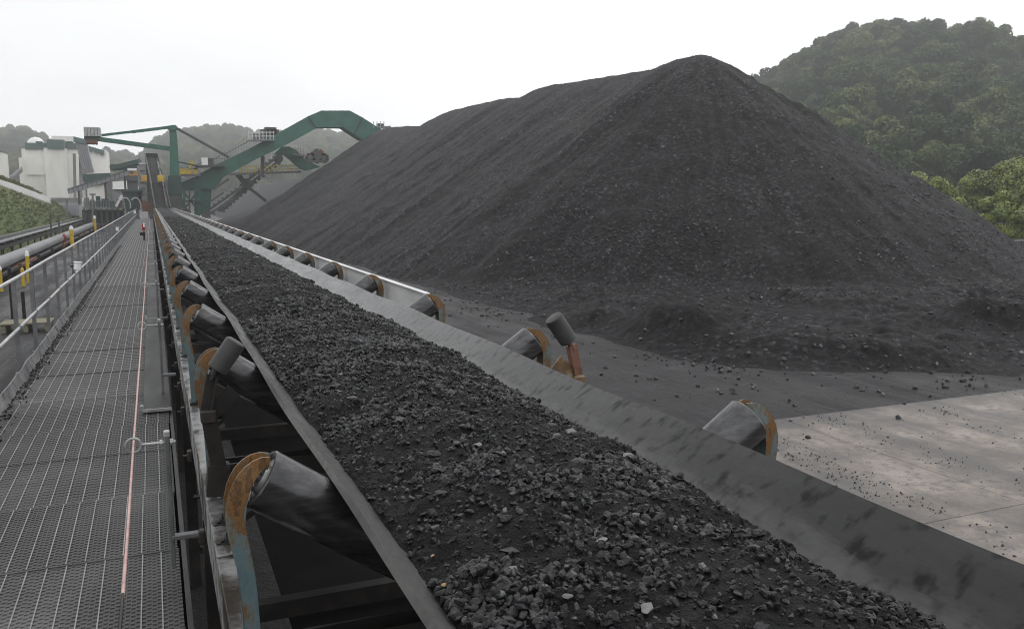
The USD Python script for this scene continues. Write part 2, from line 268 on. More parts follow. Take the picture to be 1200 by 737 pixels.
look('siding_look', [(.60, .59, .55), (.70, .69, .65), (.76, .75, .71)], scale=.35, rough=.55, detail=6, stretch=(1, 1, .25))
look('bright_siding_look', [(.74, .72, .68), (.80, .78, .74)], scale=.3, rough=.5, detail=6, stretch=(1, 1, .3))
look('gallery_look', [(.20, .20, .23), (.30, .30, .33)], scale=.5, rough=.5)
look('grey_look', [(.12, .12, .125), (.22, .22, .22)], scale=.8, rough=.5)
look('machine_look', [(.035, .037, .037), (.075, .078, .078)], scale=1.2, rough=.55)
look('white_paint_look', [(.66, .66, .65), (.78, .78, .77)], scale=1.5, rough=.45)
look('yellow_look', [(.42, .29, .02), (.58, .41, .03)], scale=4, rough=.5)
look('orange_look', [(.36, .17, .03), (.5, .27, .05)], scale=2, rough=.5)
look('red_look', [(.20, .015, .016), (.30, .025, .022)], scale=4, rough=.45)
look('hood_look', [(.11, .112, .12), (.17, .173, .18)], scale=1.0, rough=.35, rough2=.55, metal=.2, detail=6)
look('timber_look', [(.11, .105, .075), (.19, .175, .12), (.26, .22, .12)], scale=3, rough=.7, stretch=(.4, 2, 2))
look('concrete_look', [(.28, .275, .26), (.42, .415, .40)], scale=.5, rough=.7)
look('grass_look', [(.060, .085, .018), (.085, .115, .03), (.12, .12, .045)], scale=.35, rough=.85, bump=.8, bscale=3, bdist=.2, detail=9)
rnd_look('grass_blade_look', [(0, (.045, .06, .018)), (.6, (.075, .09, .03)), (1, (.115, .105, .045))], rough=.7, trans=.3)
look('forest_floor_look', [(.02, .028, .012), (.035, .045, .02)], scale=.05, rough=.9)
rnd_look('forest_leaf_look', [(0, (.014, .030, .010)), (.4, (.028, .054, .014)), (.7, (.055, .082, .02)), (1, (.12, .135, .045))], rough=.6, spec=.25, trans=.35)
look('near_leaf_look', [(.06, .09, .010), (.12, .155, .016), (.19, .215, .03)], scale=.7, rough=.5, lo=.36, hi=.62)
look('bark_look', [(.06, .05, .04), (.11, .095, .08)], scale=6, rough=.85)
look('block_look', [(.02, .02, .022), (.05, .05, .052)], scale=2, rough=.6)

# ------------------------------------------------------------------ ground
gx = np.concatenate([np.linspace(-1150, -80, 14), np.linspace(-70, 90, 161), np.linspace(100, 1150, 14)])
gy = np.concatenate([np.linspace(-900, -30, 10), np.linspace(-20, 180, 201), np.linspace(190, 1150, 14)])
ground = grid(gx, gy, lambda X, Y: .07 * fb(X, Y, .25, 4, 3) * sstep(5, 30, np.hypot(X, Y - 10) + 20) - .02)
solo('ground', ground, 'ground_look', 'dark wet coal-covered yard ground between conveyor and stockpile', None, kind='structure', smooth=True)
# concrete apron to the right of the conveyor, with coal tracked over it
slab_nodes = {
    'g': ('geometry', {}), 'n': ('noise_texture', {'scale': .8, 'detail': 9.0, 'roughness': .62}), 'r': ('rgb_ramp', {'ramp': [(.36, (.07, .058, .048)), (.5, (.145, .121, .102)), (.64, (.235, .20, .172))]}),
    'm1': ('mapping', {'rotation': (0, 0, .10), 'scale': (1.7, .28, 1)}), 'n1': ('noise_texture', {'scale': .9, 'detail': 7.0, 'roughness': .68}), 'r1': ('rgb_ramp', {'ramp': [(.50, (0, 0, 0)), (.62, (1, 1, 1))]}),
    'n2': ('noise_texture', {'scale': 7.0, 'detail': 5.0, 'roughness': .7}), 'r2': ('rgb_ramp', {'ramp': [(.50, (0, 0, 0)), (.62, (1, 1, 1))]}),
    'mx0': ('mix_color', {'b': (.05, .047, .045)}), 'mul': ('math', {'math_type': 'multiply', 'value2': .75}), 'mul2': ('math', {'math_type': 'multiply', 'value2': .8}),
    'mx1': ('mix_color', {'b': (.06, .056, .053)}), 'vd': ('vector_math', {'math_type': 'distance', 'vector2': (35.0, 6.0, 0.0)}), 'tw': ('noise_texture', {'scale': 1.0, 'detail': 6.0, 'roughness': .7}),
    't1': ('math', {'math_type': 'subtract', 'value2': 24.9}), 't2': ('math', {'math_type': 'pingpong', 'value2': .95}), 'ta': ('math', {'math_type': 'add'}), 'tr': ('map_range', {'from_min': .92, 'from_max': .68, 'to_min': 0.0, 'to_max': .85, 'clamp': True}), 'tk': ('math', {'math_type': 'multiply'}), 'tg': ('map_range', {'from_min': .40, 'from_max': .62, 'to_min': 0.0, 'to_max': 1.0, 'clamp': True}), 'mx2': ('mix_color', {'b': (.045, .042, .040)}),
    'sx': ('separate_xyz', {}), 'ey': ('math', {'math_type': 'multiply_add', 'value2': 1.5}), 'er': ('map_range', {'from_min': 11.45, 'from_max': 12.0, 'to_min': 0.0, 'to_max': .92, 'clamp': True}), 'mx3': ('mix_color', {'b': (.03, .028, .028)}), 'b': ('bump', {'strength': .35, 'distance': .02}), 'p': ('principled_bsdf', {'roughness': .5})}
usdkit.material(stage, '/World/Looks/apron_look', slab_nodes, [
    ('g.position', 'n.vector'), ('n.fac', 'r.fac'), ('g.position', 'm1.vector'), ('m1.vector', 'n1.vector'), ('n1.fac', 'r1.fac'), ('g.position', 'n2.vector'), ('n2.fac', 'r2.fac'),
    ('r1.color', 'mul.value1'), ('mul.value', 'mx0.fac'), ('r.color', 'mx0.a'), ('mx0.result', 'mx1.a'), ('r2.color', 'mul2.value1'), ('mul2.value', 'mx1.fac'), ('g.position', 'vd.vector1'), ('vd.value', 't1.value1'), ('t1.value', 't2.value1'), ('g.position', 'tw.vector'), ('t2.value', 'ta.value1'), ('tw.fac', 'tg.value'), ('tw.fac', 'ta.value2'), ('ta.value', 'tr.value'), ('tr.result', 'tk.value1'), ('tg.result', 'tk.value2'), ('tk.value', 'mx2.fac'), ('mx1.result', 'mx2.a'), ('g.position', 'sx.vector'), ('tw.fac', 'ey.value1'), ('sx.y', 'ey.value3'), ('ey.value', 'er.value'), ('er.result', 'mx3.fac'), ('mx2.result', 'mx3.a'), ('mx3.result', 'p.base_color'), ('n2.fac', 'b.height'), ('b.normal', 'p.normal')], surface='p.BSDF')
ap = thing('concrete_apron', 'pale concrete slab smeared with coal tracks right of the belt', None, (12, 8, 0), kind='structure')
for i in range(7):                                   # poured bays with open joints
    for j in range(3):
        x0, x1 = 4.0 + i * 5.6, 4.0 + (i + 1) * 5.6 - .008
        y1 = 11.17 - j * 4.4; y0 = y1 - 4.39
        part(ap, 'slab_bay', MB().soft(((x0 + x1) / 2, (y0 + y1) / 2, .0), (x1 - x0, y1 - y0, .12), .004), 'apron_look')

# ------------------------------------------------------------------ coal stockpile
RX, SL = 28.9, .68
sky_line = [(846, 70), (820.6, 65), (802, 69), (788, 74.6), (773, 81), (740, 87), (707, 91), (678, 96.6), (655, 99), (637.5, 103), (626, 109), (615.5, 114), (597, 115), (560, 123), (527.6, 131), (515, 140), (502, 148), (480, 148), (462, 149), (450, 152)]
RY, RZ = [], []
for u, v in sky_line:
    r = ray(u, v); p = r * RX / r[0] + EYE; RY.append(p[1]); RZ.append(p[2])
RY, RZ = np.array(RY), np.array(RZ); RY, RZ = RY[1:], RZ[1:]
Y0P, Y1P = RY[0], RY[-1]
FOOTX = ([0, 14.4, 17, 19.8, 30, 60, 157, 400], [12.0, 11.95, 11.0, 10.5, 10.7, 11.2, 13.5, 14])
FOOTY = ([0, 11.95, 16.58, 24, 40, 90], [14.6, 14.37, 12.2, 13.0, 15.0, 20.0])
HUM = [onz(790, 400, 0), onz(985, 420, 0), onz(860, 425, 0), onz(1160, 395, 0), onz(700, 385, 0)]
def pile_base(X, Y):
    yy = np.clip(Y, Y0P, Y1P); d = np.hypot(X - RX, Y - yy); zr = np.interp(yy, RY, RZ)
    s = np.where(Y < Y0P, Y0P - np.arctan2(RX - X, np.maximum(Y0P - Y, 1e-6)) * 0 - (np.pi / 2 - np.arctan2(Y0P - Y, RX - X + 1e-6)) * 0 - 12 * np.arctan2(Y0P - Y, RX - X), Y)
    return d, zr, s
def pile_h(X, Y):
    d, zr, s = pile_base(X, Y)
    dd = np.sqrt(d * d + .9 ** 2) - .9
    h = zr - SL * dd
    rill = meshkit.fbm(np.stack([s * .55, d * .055, 0 * s + .2], -1), 4, 5) - .5
    rill2 = meshkit.fbm(np.stack([s * 2.2, d * .16, 0 * s + .7], -1), 3, 9) - .5
    amp = sstep(.5, 5, d)
    h = h + rill * .8 * amp + rill2 * .20 * amp + .7 * fb(X, Y, .28, 3, 13) * sstep(1, 6, d) + .22 * fb(X, Y, .7, 4, 14) + .42 * fb(X, Y, .9, 5, 11) * sstep(.3, 5, d)
    fx, fy = np.interp(Y, *FOOTX), np.interp(X, *FOOTY)
    wob = 2.6 * fb(X, Y, .35, 5, 21)
    e = np.minimum(X - fx, (Y - fy)) + wob
    ap = .26 * sstep(0, 3.2, e) * (.35 + 1.3 * np.clip(fb(X, Y, .3, 2, 31) + .5, 0, 1)) + .02 * np.clip(e, 0, 12) + 1.0 * fb(X, Y, .5, 4, 41) * sstep(.3, 4, e) + .55 * np.abs(fb(X, Y, 1.1, 4, 47)) * sstep(0, 2.2, e) + .30 * fb(X, Y, 2.4, 4, 48) * sstep(0, 1.6, e)
    for (c, hh, sx, sy) in zip(HUM, (.85, .35, .3, .6, .45), (1.6, 2.2, 1.4, 2.6, 1.8), (1.1, .7, .8, .7, 1.4)):
        dx, dy = X - c[0], Y - c[1]; g = c[:2] / np.hypot(*c[:2]); a = dx * g[0] + dy * g[1]; b = -dx * g[1] + dy * g[0]
        ap = ap + sstep(-.2, 1.6, e) * hh * np.exp(-(a / sy) ** 2 - (b / sx) ** 2)
    ap = np.where(e > 0, ap - .035, -.035 + .10 * np.minimum(e + .3, 0) + .05 * fb(X, Y, 2.0, 3, 49))
    k = .3
    m = np.maximum(h, ap) + k * np.exp(-np.abs(h - ap) / k * 1.4) * .25 * (e > 0)
    return np.maximum(m, -.25)
px = np.concatenate([np.arange(8.5, 30, .13), np.arange(30, 62, .45)])
py = np.concatenate([np.arange(10, 42, .13), np.arange(42, 80, .3), np.arange(80, Y1P + 24, .8)])
PV, PF = grid(px, py, pile_h)
_, _, ps = pile_base(PV[:, 0], PV[:, 1]); pd = np.hypot(PV[:, 0] - RX, PV[:, 1] - np.clip(PV[:, 1], Y0P, Y1P))
keep = (PV[PF][:, :, 2] > -.24).any(1); PF = PF[keep]
pile = thing('coal_pile', 'huge long black coal stockpile rising to a conical peak', 'coal pile', (RX, Y0P, 0))
part(pile, 'slope', (PV, PF), 'pile_look', smooth=True, uv=np.stack([ps, pd], 1))
def lump(seed, n=14, squash=1.0):
    r = np.random.default_rng(seed); p = r.normal(size=(n, 3)); p /= np.linalg.norm(p, axis=1, keepdims=True)
    p *= r.uniform(.72, 1.05, (n, 1)); p[:, 2] *= squash; m = trimesh.convex.convex_hull(p * .5); return np.array(m.vertices), np.array(m.faces)
LUMPS = [lump(100 + k, 17 + k % 5, .85) for k in range(8)]
rng = np.random.default_rng(3)
cx, cy = rng.uniform(10, 46, 900000), rng.uniform(11, 60, 900000)
cd, cz, cs = pile_base(cx, cy); bottom = sstep(5, 15, cd) * (1 - .75 * sstep(15.5, 18, cd)); near = 1 / (1 + (np.hypot(cx, cy) / 26) ** 2)
patch = sstep(-.12, .16, fb(cx, cy, .3, 3, 77))
pick = rng.random(len(cx)) < (.10 + .7 * bottom) * near * (.15 + .85 * patch) * (np.hypot(cx - RX, np.minimum(cy - Y0P, 0)) < 22)
cx, cy = cx[pick], cy[pick]; cz = pile_h(cx, cy); ok = cz > .02; cx, cy, cz = cx[ok], cy[ok], cz[ok]
instancer(numbered(pile.path, 'loose_lumps'), LUMPS, 'pile_lump_look', np.stack([cx, cy, cz + .005], 1), .030 + .12 * rng.random(len(cx)) ** 4, rng, pile.loc)
kx, ky = rng.uniform(6, 34, 60000), rng.uniform(9, 34, 60000)
ke = np.minimum(kx - np.interp(ky, *FOOTX), ky - np.interp(kx, *FOOTY)); kp = np.where(ke > 0, np.where(ke < 6, .13, 0), .30 * np.exp(ke / .9)) * (.3 + 1.4 * (fb(kx, ky, .6, 3, 79) > 0)); kk = rng.random(len(kx)) < kp
kx, ky = kx[kk], ky[kk]; kz = np.maximum(pile_h(kx, ky), np.where((ky < 11.17) & (kx > 4), .06, -.01))
instancer(numbered(pile.path, 'spilled_lumps'), LUMPS, 'pile_lump_look', np.stack([kx, ky, kz + .006], 1), .02 + .14 * rng.random(len(kx)) ** 4, rng, pile.loc)
kr = np.random.default_rng(33); n = 5500; R_ = kr.choice([24.75, 25.1, 26.6, 26.95, 22.9], n) + kr.normal(0, .09, n); an = kr.uniform(-.22, .21, n)
kx = np.where(kr.random(n) < .72, 35 - R_ * np.cos(an), kr.uniform(7, 24, n)); ky = np.where(kr.random(n) < .85, 6 + R_ * np.sin(an), kr.uniform(4, 11.1, n))
kk = (ky < 11.15) & (ky > 2) & (kr.random(n) < .25 + 1.5 * (fb(kx, ky, .9, 3, 91) > .03))
instancer(numbered(pile.path, 'tracked_crumbs'), LUMPS, 'pile_lump_look', np.stack([kx, ky, np.full(n, .064)], 1)[kk], (.006 + .035 * kr.random(n) ** 3)[kk], kr, pile.loc)
# the next pile, beyond the reclaimer
def far_pile(X, Y):
    yy = np.clip(Y, 168, 300); d = np.hypot(X - 30, Y - yy); h = 9.0 - .55 * np.sqrt(d * d + 1) + .5 * fb(X, Y, .3, 3, 51)
    low = 3.4 - .35 * np.hypot(X - 17, (Y - 136) * .55) + .6 * fb(X, Y, .3, 3, 52)
    return np.maximum(np.maximum(h, low), -.3)
fp = thing('coal_pile', 'lower grey coal heap seen under the green reclaimer arch', 'coal pile', (30, 200, 0))
part(fp, 'slope', grid(np.arange(8, 60, .7), np.arange(118, 320, 1.2), far_pile), 'far_pile_look', smooth=True)

# ------------------------------------------------------------------ main belt conveyor
ID0, IDS, NID = 2.47, 1.93, 48
XL, XR, ZE, XC = .46, 1.76, 2.90, 1.11                # belt edges, height, centre
YEND, YTOP, ZTOP = 95.0, 122.0, 9.4
con = thing('belt_conveyor', 'long trough belt conveyor on blue-grey rusty idlers beside the walkway', 'conveyor', (XC, 0, 0))
def rise(y): return np.where(y > YEND, (y - YEND) * (ZTOP - ZE) / (YTOP - YEND) * sstep(YEND - 1, YEND + 12, y), 0) + 0 * y
def skew(y): return np.where(y > YEND, -.75 * (y - YEND) / (YTOP - YEND), 0)
def trough(n=9):
    p = [(XL, ZE), (.60, 2.803), (.76, 2.692), (.81, 2.66), (.87, 2.637), (.95, 2.63), (1.11, 2.628), (1.27, 2.63), (1.35, 2.637), (1.41, 2.66), (1.46, 2.692), (1.62, 2.803), (XR, ZE)]
    return np.array(p)
TR = trough(); th = .02
nrm = np.array([[-(TR[min(i + 1, 12)] - TR[max(i - 1, 0)])[1], (TR[min(i + 1, 12)] - TR[max(i - 1, 0)])[0]] for i in range(13)]); nrm /= np.linalg.norm(nrm, axis=1, keepdims=True)
prof = np.vstack([TR, (TR - nrm * th)[::-1]])
ys = np.concatenate([np.arange(-1.5, 14, .19), np.arange(14, 60, .96), np.arange(60, YTOP + .1, 1.5)])
def belt_secs(ys):
    out = []
    for y in ys:
        ph = (y - ID0) / IDS * 2 * np.pi; sag = -.006 * (1 - math.cos(ph)) * np.abs(prof[:, 0] - XC) / .65
        x = prof[:, 0] + .006 * np.sin(y * 1.3) + skew(y); z = prof[:, 1] + sag + rise(np.array(y, float))
        out.append(np.stack([x, np.full(len(x), y), z], 1))
    return out
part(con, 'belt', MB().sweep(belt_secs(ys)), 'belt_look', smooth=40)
rb = MB()
rb.bbox((.6, -1.5, 1.35), (1.62, 96, 1.37)); part(con, 'return_belt', rb, 'under_dark_look')
# frame
for side, (xa, xb) in (('l', (.17, .26)), ('r', (1.96, 2.05))):
    c = MB(); xw = xa if side == 'l' else xb - .012
    c.soft(((xa + xb) / 2, 47, 2.274), (xb - xa, 97, .012), .004); c.soft(((xa + xb) / 2, 47, 2.036), (xb - xa, 97, .012), .004)
    c.bbox((xw, -1.5, 2.042), (xw + .012, 95.5, 2.268)); part(con, 'stringer', c, 'wet_steel_look')
for k in range(25):
    y = .8 + 3.86 * k; t = MB()
    for x in (.215, 2.005): t.bbox((x - .05, y - .05, -.05), (x + .05, y + .05, 2.03))
    t.beam((.27, y, 1.45), (1.95, y, 1.45), .08, .1); t.beam((.27, y, .3), (1.95, y, 1.4), .05, .05)
    part(con, 'trestle', t, 'dark_steel_look')
for k in range(30):
    y = 1.5 + 1.93 * 1.5 * k; m = MB().lathe([(-.72, 0), (-.72, .075), (.72, .075), (.72, 0)], (XC, y, 1.27), (1, 0, 0), 14); m.tube((.2, y, 1.27), (2.02, y, 1.27), .018, 6)
    part(con, 'return_roller', m, 'roller_look', smooth=40)
# splice plates and clamps on the near stringer
for y in (3.72, 8.35, 13.0):
    m = MB().soft((.222, y, 2.286), (.105, .52, .012), .003); m.soft((.272, y, 2.19), (.01, .52, .2), .003)
    sp = part(con, 'splice_plate', m, 'wet_steel_look')
    for dy in (-.13, .10):
        b = MB().lathe([(0, .034), (.006, .034), (.006, .022), (.02, .022), (.02, .011), (.045, .011), (.045, 0)], (.225, y + dy, 2.292), (0, 0, 1), 6)
        b.box((.225, y + dy, 2.295), (.10, .018, .006), rotz(.4 + dy)); part(sp, 'bolt', b, 'dark_steel_look')
for k in range(14):
    y = 1.9 + 1.15 * k + .2 * math.sin(k * 5.); m = MB().soft((.140, y, 2.14), (.03, .045, .07), .006); m.tube((.10, y, 2.14), (.155, y, 2.14), .009, 6)
    part(con, 'clamp', m, 'dark_steel_look')
# right side plate (white), open for the nearest idlers
sp = MB(); sp.box((2.115, 50, 2.77), (.010, 88, .30)); sp.soft((2.10, 50, 2.925), (.05, 88, .012), .003)
sp.v = [v * [1, 1, 1] + [0, .85, 0] for v in sp.v]; part(con, 'side_plate', sp, 'white_plate_look')

RR = .089
ws = math.atan2(.27, .39); wd = np.array([math.cos(ws), -math.sin(ws)])       # wing direction down from the left edge
from scipy.interpolate import CubicSpline as _spl
def idler(k):
    y = ID0 + IDS * k; near = k < 8; n = 28 if near else 12
    it = holder(con, 'troughing_idler' if k != 1 else 'training_idler', 'training idler with two upright guide rollers' if k == 1 else None)
    ext = .18
    def mir(p): return np.array([2 * XC - p[0], p[1], p[2]])
    for s in (0, 1):
        c = np.array([XL, ZE]) + np.array([-math.sin(ws), -math.cos(ws)]) * (RR + th + .004)
        a2, b2 = c - wd * ext, c + wd * .44
        A, B = np.array([a2[0], y, a2[1]]), np.array([b2[0], y, b2[1]])
        if s: A, B = mir(A), mir(B)
        L = np.linalg.norm(B - A)
        ro = part(it, 'roller', MB().lathe([(.006, RR - .02), (0, RR - .012), (0, RR - .004), (.005, RR), (L - .005, RR), (L, RR - .004), (L, .02)], A, B - A, n), 'roller_look', smooth=35)
        if near:
            e = MB().lathe([(.012, RR - .018), (.012, .045), (-.004, .042), (-.004, .028), (-.002, .026), (-.002, .014), (-.03, .014), (-.03, 0)], A, B - A, 20)
            e.lathe([(.0, RR - .013), (.013, RR - .019)], A, B - A, 20)
            part(it, 'end_cap', e, 'roller_end_look', smooth=35)
        # gooseneck bracket: a pressed channel that rises from the stringer and curls over to the shaft
        pts = [(.205, 2.28), (.200, 2.45), (.192, 2.60), (.174, 2.71), (.160, 2.79), (.164, 2.86), (.187, 2.92), (.228, 2.958), (.275, 2.962)]
        kk_ = np.linspace(0, 8, 19) if near else np.arange(9.0); P = np.stack([_spl(np.arange(9), np.array(pts)[:, c_])(kk_) for c_ in (0, 1)], 1); T = np.gradient(P, axis=0); T /= np.linalg.norm(T, axis=1, keepdims=True); Nn = np.stack([-T[:, 1], T[:, 0]], 1)   # outward (left/up)
        wdt = np.interp(kk_, np.arange(9), [.052, .05, .046, .044, .046, .048, .046, .038, .024])
        dep = np.interp(kk_, np.arange(9), [.045, .045, .05, .058, .066, .070, .066, .05, .028])
        def P3(q, yy):
            o = np.array([q[0], yy, q[1]]); return mir(o) if s else o
        secs = []
        t = .007
        for i in range(len(P)):
            w, d_ = wdt[i], dep[i]; inn, out = P[i] + Nn[i] * .012, P[i] - Nn[i] * d_ * .62
            lip = out + Nn[i] * t
            secs.append([P3(out, y - w), P3(out, y + w), P3(inn, y + w), P3(inn, y + w - t), P3(lip, y + w - t), P3(lip, y - w + t), P3(inn, y - w + t), P3(inn, y - w)])
        bm = MB().sweep(secs); i = 0
        v = bm.get()[0]
        br = part(it, 'bracket', bm, 'rusty_blue_look', smooth=30 if near else False)
        if near:
            f = MB().soft((mir((.222, y, 2.287)) if s else (.222, y, 2.287)), (.085, .15, .014), .003)
            for dy in (-.055, .055): f.lathe([(0, .016), (.014, .016), (.014, 0)], (mir((.235, y + dy, 2.294)) if s else (.235, y + dy, 2.294)), (0, 0, 1), 6)
            part(it, 'foot', f, 'dark_steel_look')
    ro = part(it, 'roller', MB().lathe([(0, 0), (0, RR - .004), (.005, RR), (.515, RR), (.52, RR - .004), (.52, 0)], (.85, y + .0, 2.628 - th - RR - .003), (1, 0, 0), n), 'roller_look', smooth=35)
    b = MB(); b.box((XC, y - .004, 2.325), (1.72, .10, .012)); b.box((XC, y - .05, 2.36), (1.72, .010, .082)); b.box((XC, y + .045, 2.36), (1.72, .010, .082))
    for x in (.80, 1.42): b.bbox((x - .012, y - .035, 2.33), (x + .012, y + .035, 2.57))
    part(it, 'cross_channel', b, 'dark_steel_look')
    if k == 1:
        # the swivelling frame and the pair of guide rollers
        sw = MB(); sw.box((XC, y - .17, 2.42), (1.75, .12, .012)); sw.box((XC, y - .225, 2.40), (1.75, .012, .10)); sw.box((XC, y - .12, 2.40), (1.75, .012, .10)); part(it, 'swivel_frame', sw, 'dark_steel_look')
        for s in (0, 1):
            yy = y - (.42 if s else .20); q = (lambda x, z, dy=0: np.array([2 * XC - x if s else x + .02, yy + dy, z + (.06 if s else .0)]))
            lo, hi = q(.225, 2.905), q(.315, 3.03); d = hi - lo
            g = part(it, 'guide_roller', MB().lathe([(0, 0), (0, .040), (.006, .048), (.150, .050), (.160, .046), (.166, .034), (.166, 0)], lo, d, 24), 'guide_roller_look', smooth=35)
            a = MB(); a.beam(q(.165, 2.70), q(.205, 2.885), .05, .012, (0, 1, 0)); a.beam(q(.185, 2.69), q(.225, 2.875), .05, .012, (1, 0, 0)); a.tube(q(.20, 2.86), lo + d * .05, .016, 10)
            part(it, 'roller_arm', a, 'copper_rust_look' if s else 'dark_steel_look', label='reddish brown roller arm' if s else None)
            c = MB().soft(q(.178, 2.69), (.07, .085, .06), .006); part(it, 'arm_block', c, 'cream_rust_look' if s else 'dark_steel_look')
            p = MB(); p.beam(q(.215, 2.43), q(.18, 2.68), .07, .055, (0, 1, 0)); p.beam(q(.20, 2.30), q(.215, 2.45), .10, .09, (0, 1, 0))
            lp = q(.235, 2.735); rp = q(.30, 2.80); p.beam(q(.19, 2.70), rp, .08, .010, (0, 1, 0)); part(it, 'pivot_plate', p, 'cream_rust_look' if s else 'dark_steel_look')
for k in range(NID): idler(k)

# ------------------------------------------------------------------ coal riding on the belt
crng = np.random.default_rng(17)
def bed_z(X, Y):
    xl = .535 + .02 * fb(Y * 3, 0 * Y, 1.0, 3, 61); 
    e0, e1 = .522 + .030 * fb(Y, 0 * Y + 3, 1.6, 3, 62), 1.595 + .05 * fb(Y, 0 * Y + 9, 1.9, 4, 63) - .03 * sstep(5, 1.5, Y)
    t = np.clip((X - e0) / (e1 - e0), 0, 1)
    z0, z1 = np.interp(e0, TR[:, 0], TR[:, 1]), np.interp(e1, TR[:, 0], TR[:, 1])
    z = z0 + (z1 - z0) * t + .085 * (4 * t * (1 - t)) ** .8
    z = z + .075 * fb(X, Y, 3.2, 3, 64) + .070 * fb(X, Y, 9, 4, 65) + .030 * fb(X, Y, 30, 2, 66)
    below = np.interp(np.clip(X, XL, XR), TR[:, 0], TR[:, 1])
    return np.where((X < e0) | (X > e1), below - .013, np.maximum(z, below - .013)) + rise(Y)
load = thing('coal_load', 'crushed black coal heaped along the moving conveyor belt', 'coal', (XC, 0, ZE))
def bed(ys, dx):
    v, f = grid(np.arange(.49, 1.70, dx), ys, bed_z); dead = v[:, 2] < np.interp(np.clip(v[:, 0], XL, XR), TR[:, 0], TR[:, 1]) + rise(v[:, 1]) - .0115; f = f[~dead[f].all(1)]; v[:, 0] += skew(v[:, 1]); u_, i_ = np.unique(f, return_inverse=True); return v[u_], i_.reshape(-1, 3)
v1, f1 = bed(np.arange(.6, 9.0, .016), .0135); v2, f2 = bed(np.arange(8.98, 30, .07), .03); v3, f3 = bed(np.arange(29.9, YTOP, .5), .06)
part(load, 'coal_bed', (np.vstack([v1, v2, v3]), np.vstack([f1, f2 + len(v1), f3 + len(v1) + len(v2)])), 'coal_bed_look', smooth=True)
def scatter(n, y0, y1, s0, s1, pw, name):
    y = y0 + (y1 - y0) * crng.random(n); x = crng.uniform(.50, 1.64, n); z = bed_z(x, y) ; b = np.interp(x, TR[:, 0], TR[:, 1])
    ok = z > b - .004; x, y, z = x[ok], y[ok], z[ok]
    cl = fb(x, y, 2.6, 3, 93) + .35 * fb(x, y, 9, 2, 94); kp = crng.random(len(x)) < .30 + .9 * sstep(-.12, .16, cl); x, y, z, cl = x[kp], y[kp], z[kp], cl[kp]
    s = (s0 + (s1 - s0) * crng.random(len(x)) ** pw) * (.75 + .6 * sstep(-.1, .2, cl))
    sc = np.stack([s * crng.uniform(.8, 1.3, len(x)), s * crng.uniform(.8, 1.3, len(x)), s * crng.uniform(.6, 1.0, len(x))], 1)
    instancer(numbered(load.path, name), LUMPS, 'coal_lump_look', np.stack([x, y, z + s * .12], 1), sc, crng, load.loc)
scatter(90000, .8, 6.0, .0035, .036, 4.2, 'small_lumps')
scatter(44000, 6.0, 16.0, .007, .040, 3.6, 'small_lumps')
scatter(9000, 16.0, 45.0, .02, .06, 2.0, 'small_lumps')
for i in range(80):                                  # the bigger pieces that can be told apart
    y = 1.6 + 6.4 * crng.random() ** 1.3; x = crng.uniform(.58, 1.54); s = crng.uniform(.030, .050)
    v, f = lump(900 + i, 22, crng.uniform(.5, .85)); R = rotz(crng.uniform(0, 6.3))
    z = float(bed_z(np.array([x]), np.array([y]))[0]); part(load, 'coal_lump', (v * s * [1.3, 1, 1] @ R.T + [x, y, z + s * .1], f), 'coal_lump_look')
def on_bed(u, v):
    p = onz(u, v, 2.85)
    for _ in range(6): p = onz(u, v, float(bed_z(p[:1], p[1:2])[0]))
    return p
for u, v, s, a, m, lab in ((669, 508, .075, .2, 'pale_rock_look', 'pale grey stone lying on the coal near the right belt wall'), (646, 494, .05, .9, 'pale_rock_look', 'flat whitish chip on the coal just behind a pale stone'),
                        (735, 537, .075, .5, 'pale_rock_look', 'pale rounded stone at the right edge of the coal'), (704, 636, .05, .3, 'pale_rock_look', 'small whitish stone low in the middle of the coal'),
                        (640, 692, .045, 1.2, 'pale_rock_look', 'small white stone nearest the left edge of the coal'), (778, 566, .05, .1, 'pale_rock_look', 'thin pale chip close to the right belt wall'),
                        (493, 408, .07, .1, 'pale_rock_look', 'long pale stone half way up the coal stream'), (560, 523, .05, .6, 'pale_rock_look', 'dull grey flake in the middle of the coal stream'),
                        (522, 686, .03, .6, 'brown_rock_look', 'small brown stone by the near left belt edge'), (507, 652, .02, .6, 'brown_rock_look', 'tiny orange chip on the left of the coal'),
                        (757, 716, .06, .8, 'pale_rock_look', 'grey stone at the bottom of the picture on the coal'), (300, 303, .12, .2, 'pale_rock_look', 'light stone on the coal far up the belt')):
    p = on_bed(u, v); lv, lf = lump(int(u), 20, .75)
    solo('loose_stone', (lv * s * .60 * [1.4, .9, .6] @ rotz(a).T + p + [0, 0, s * .12], lf), m, lab, 'stone')

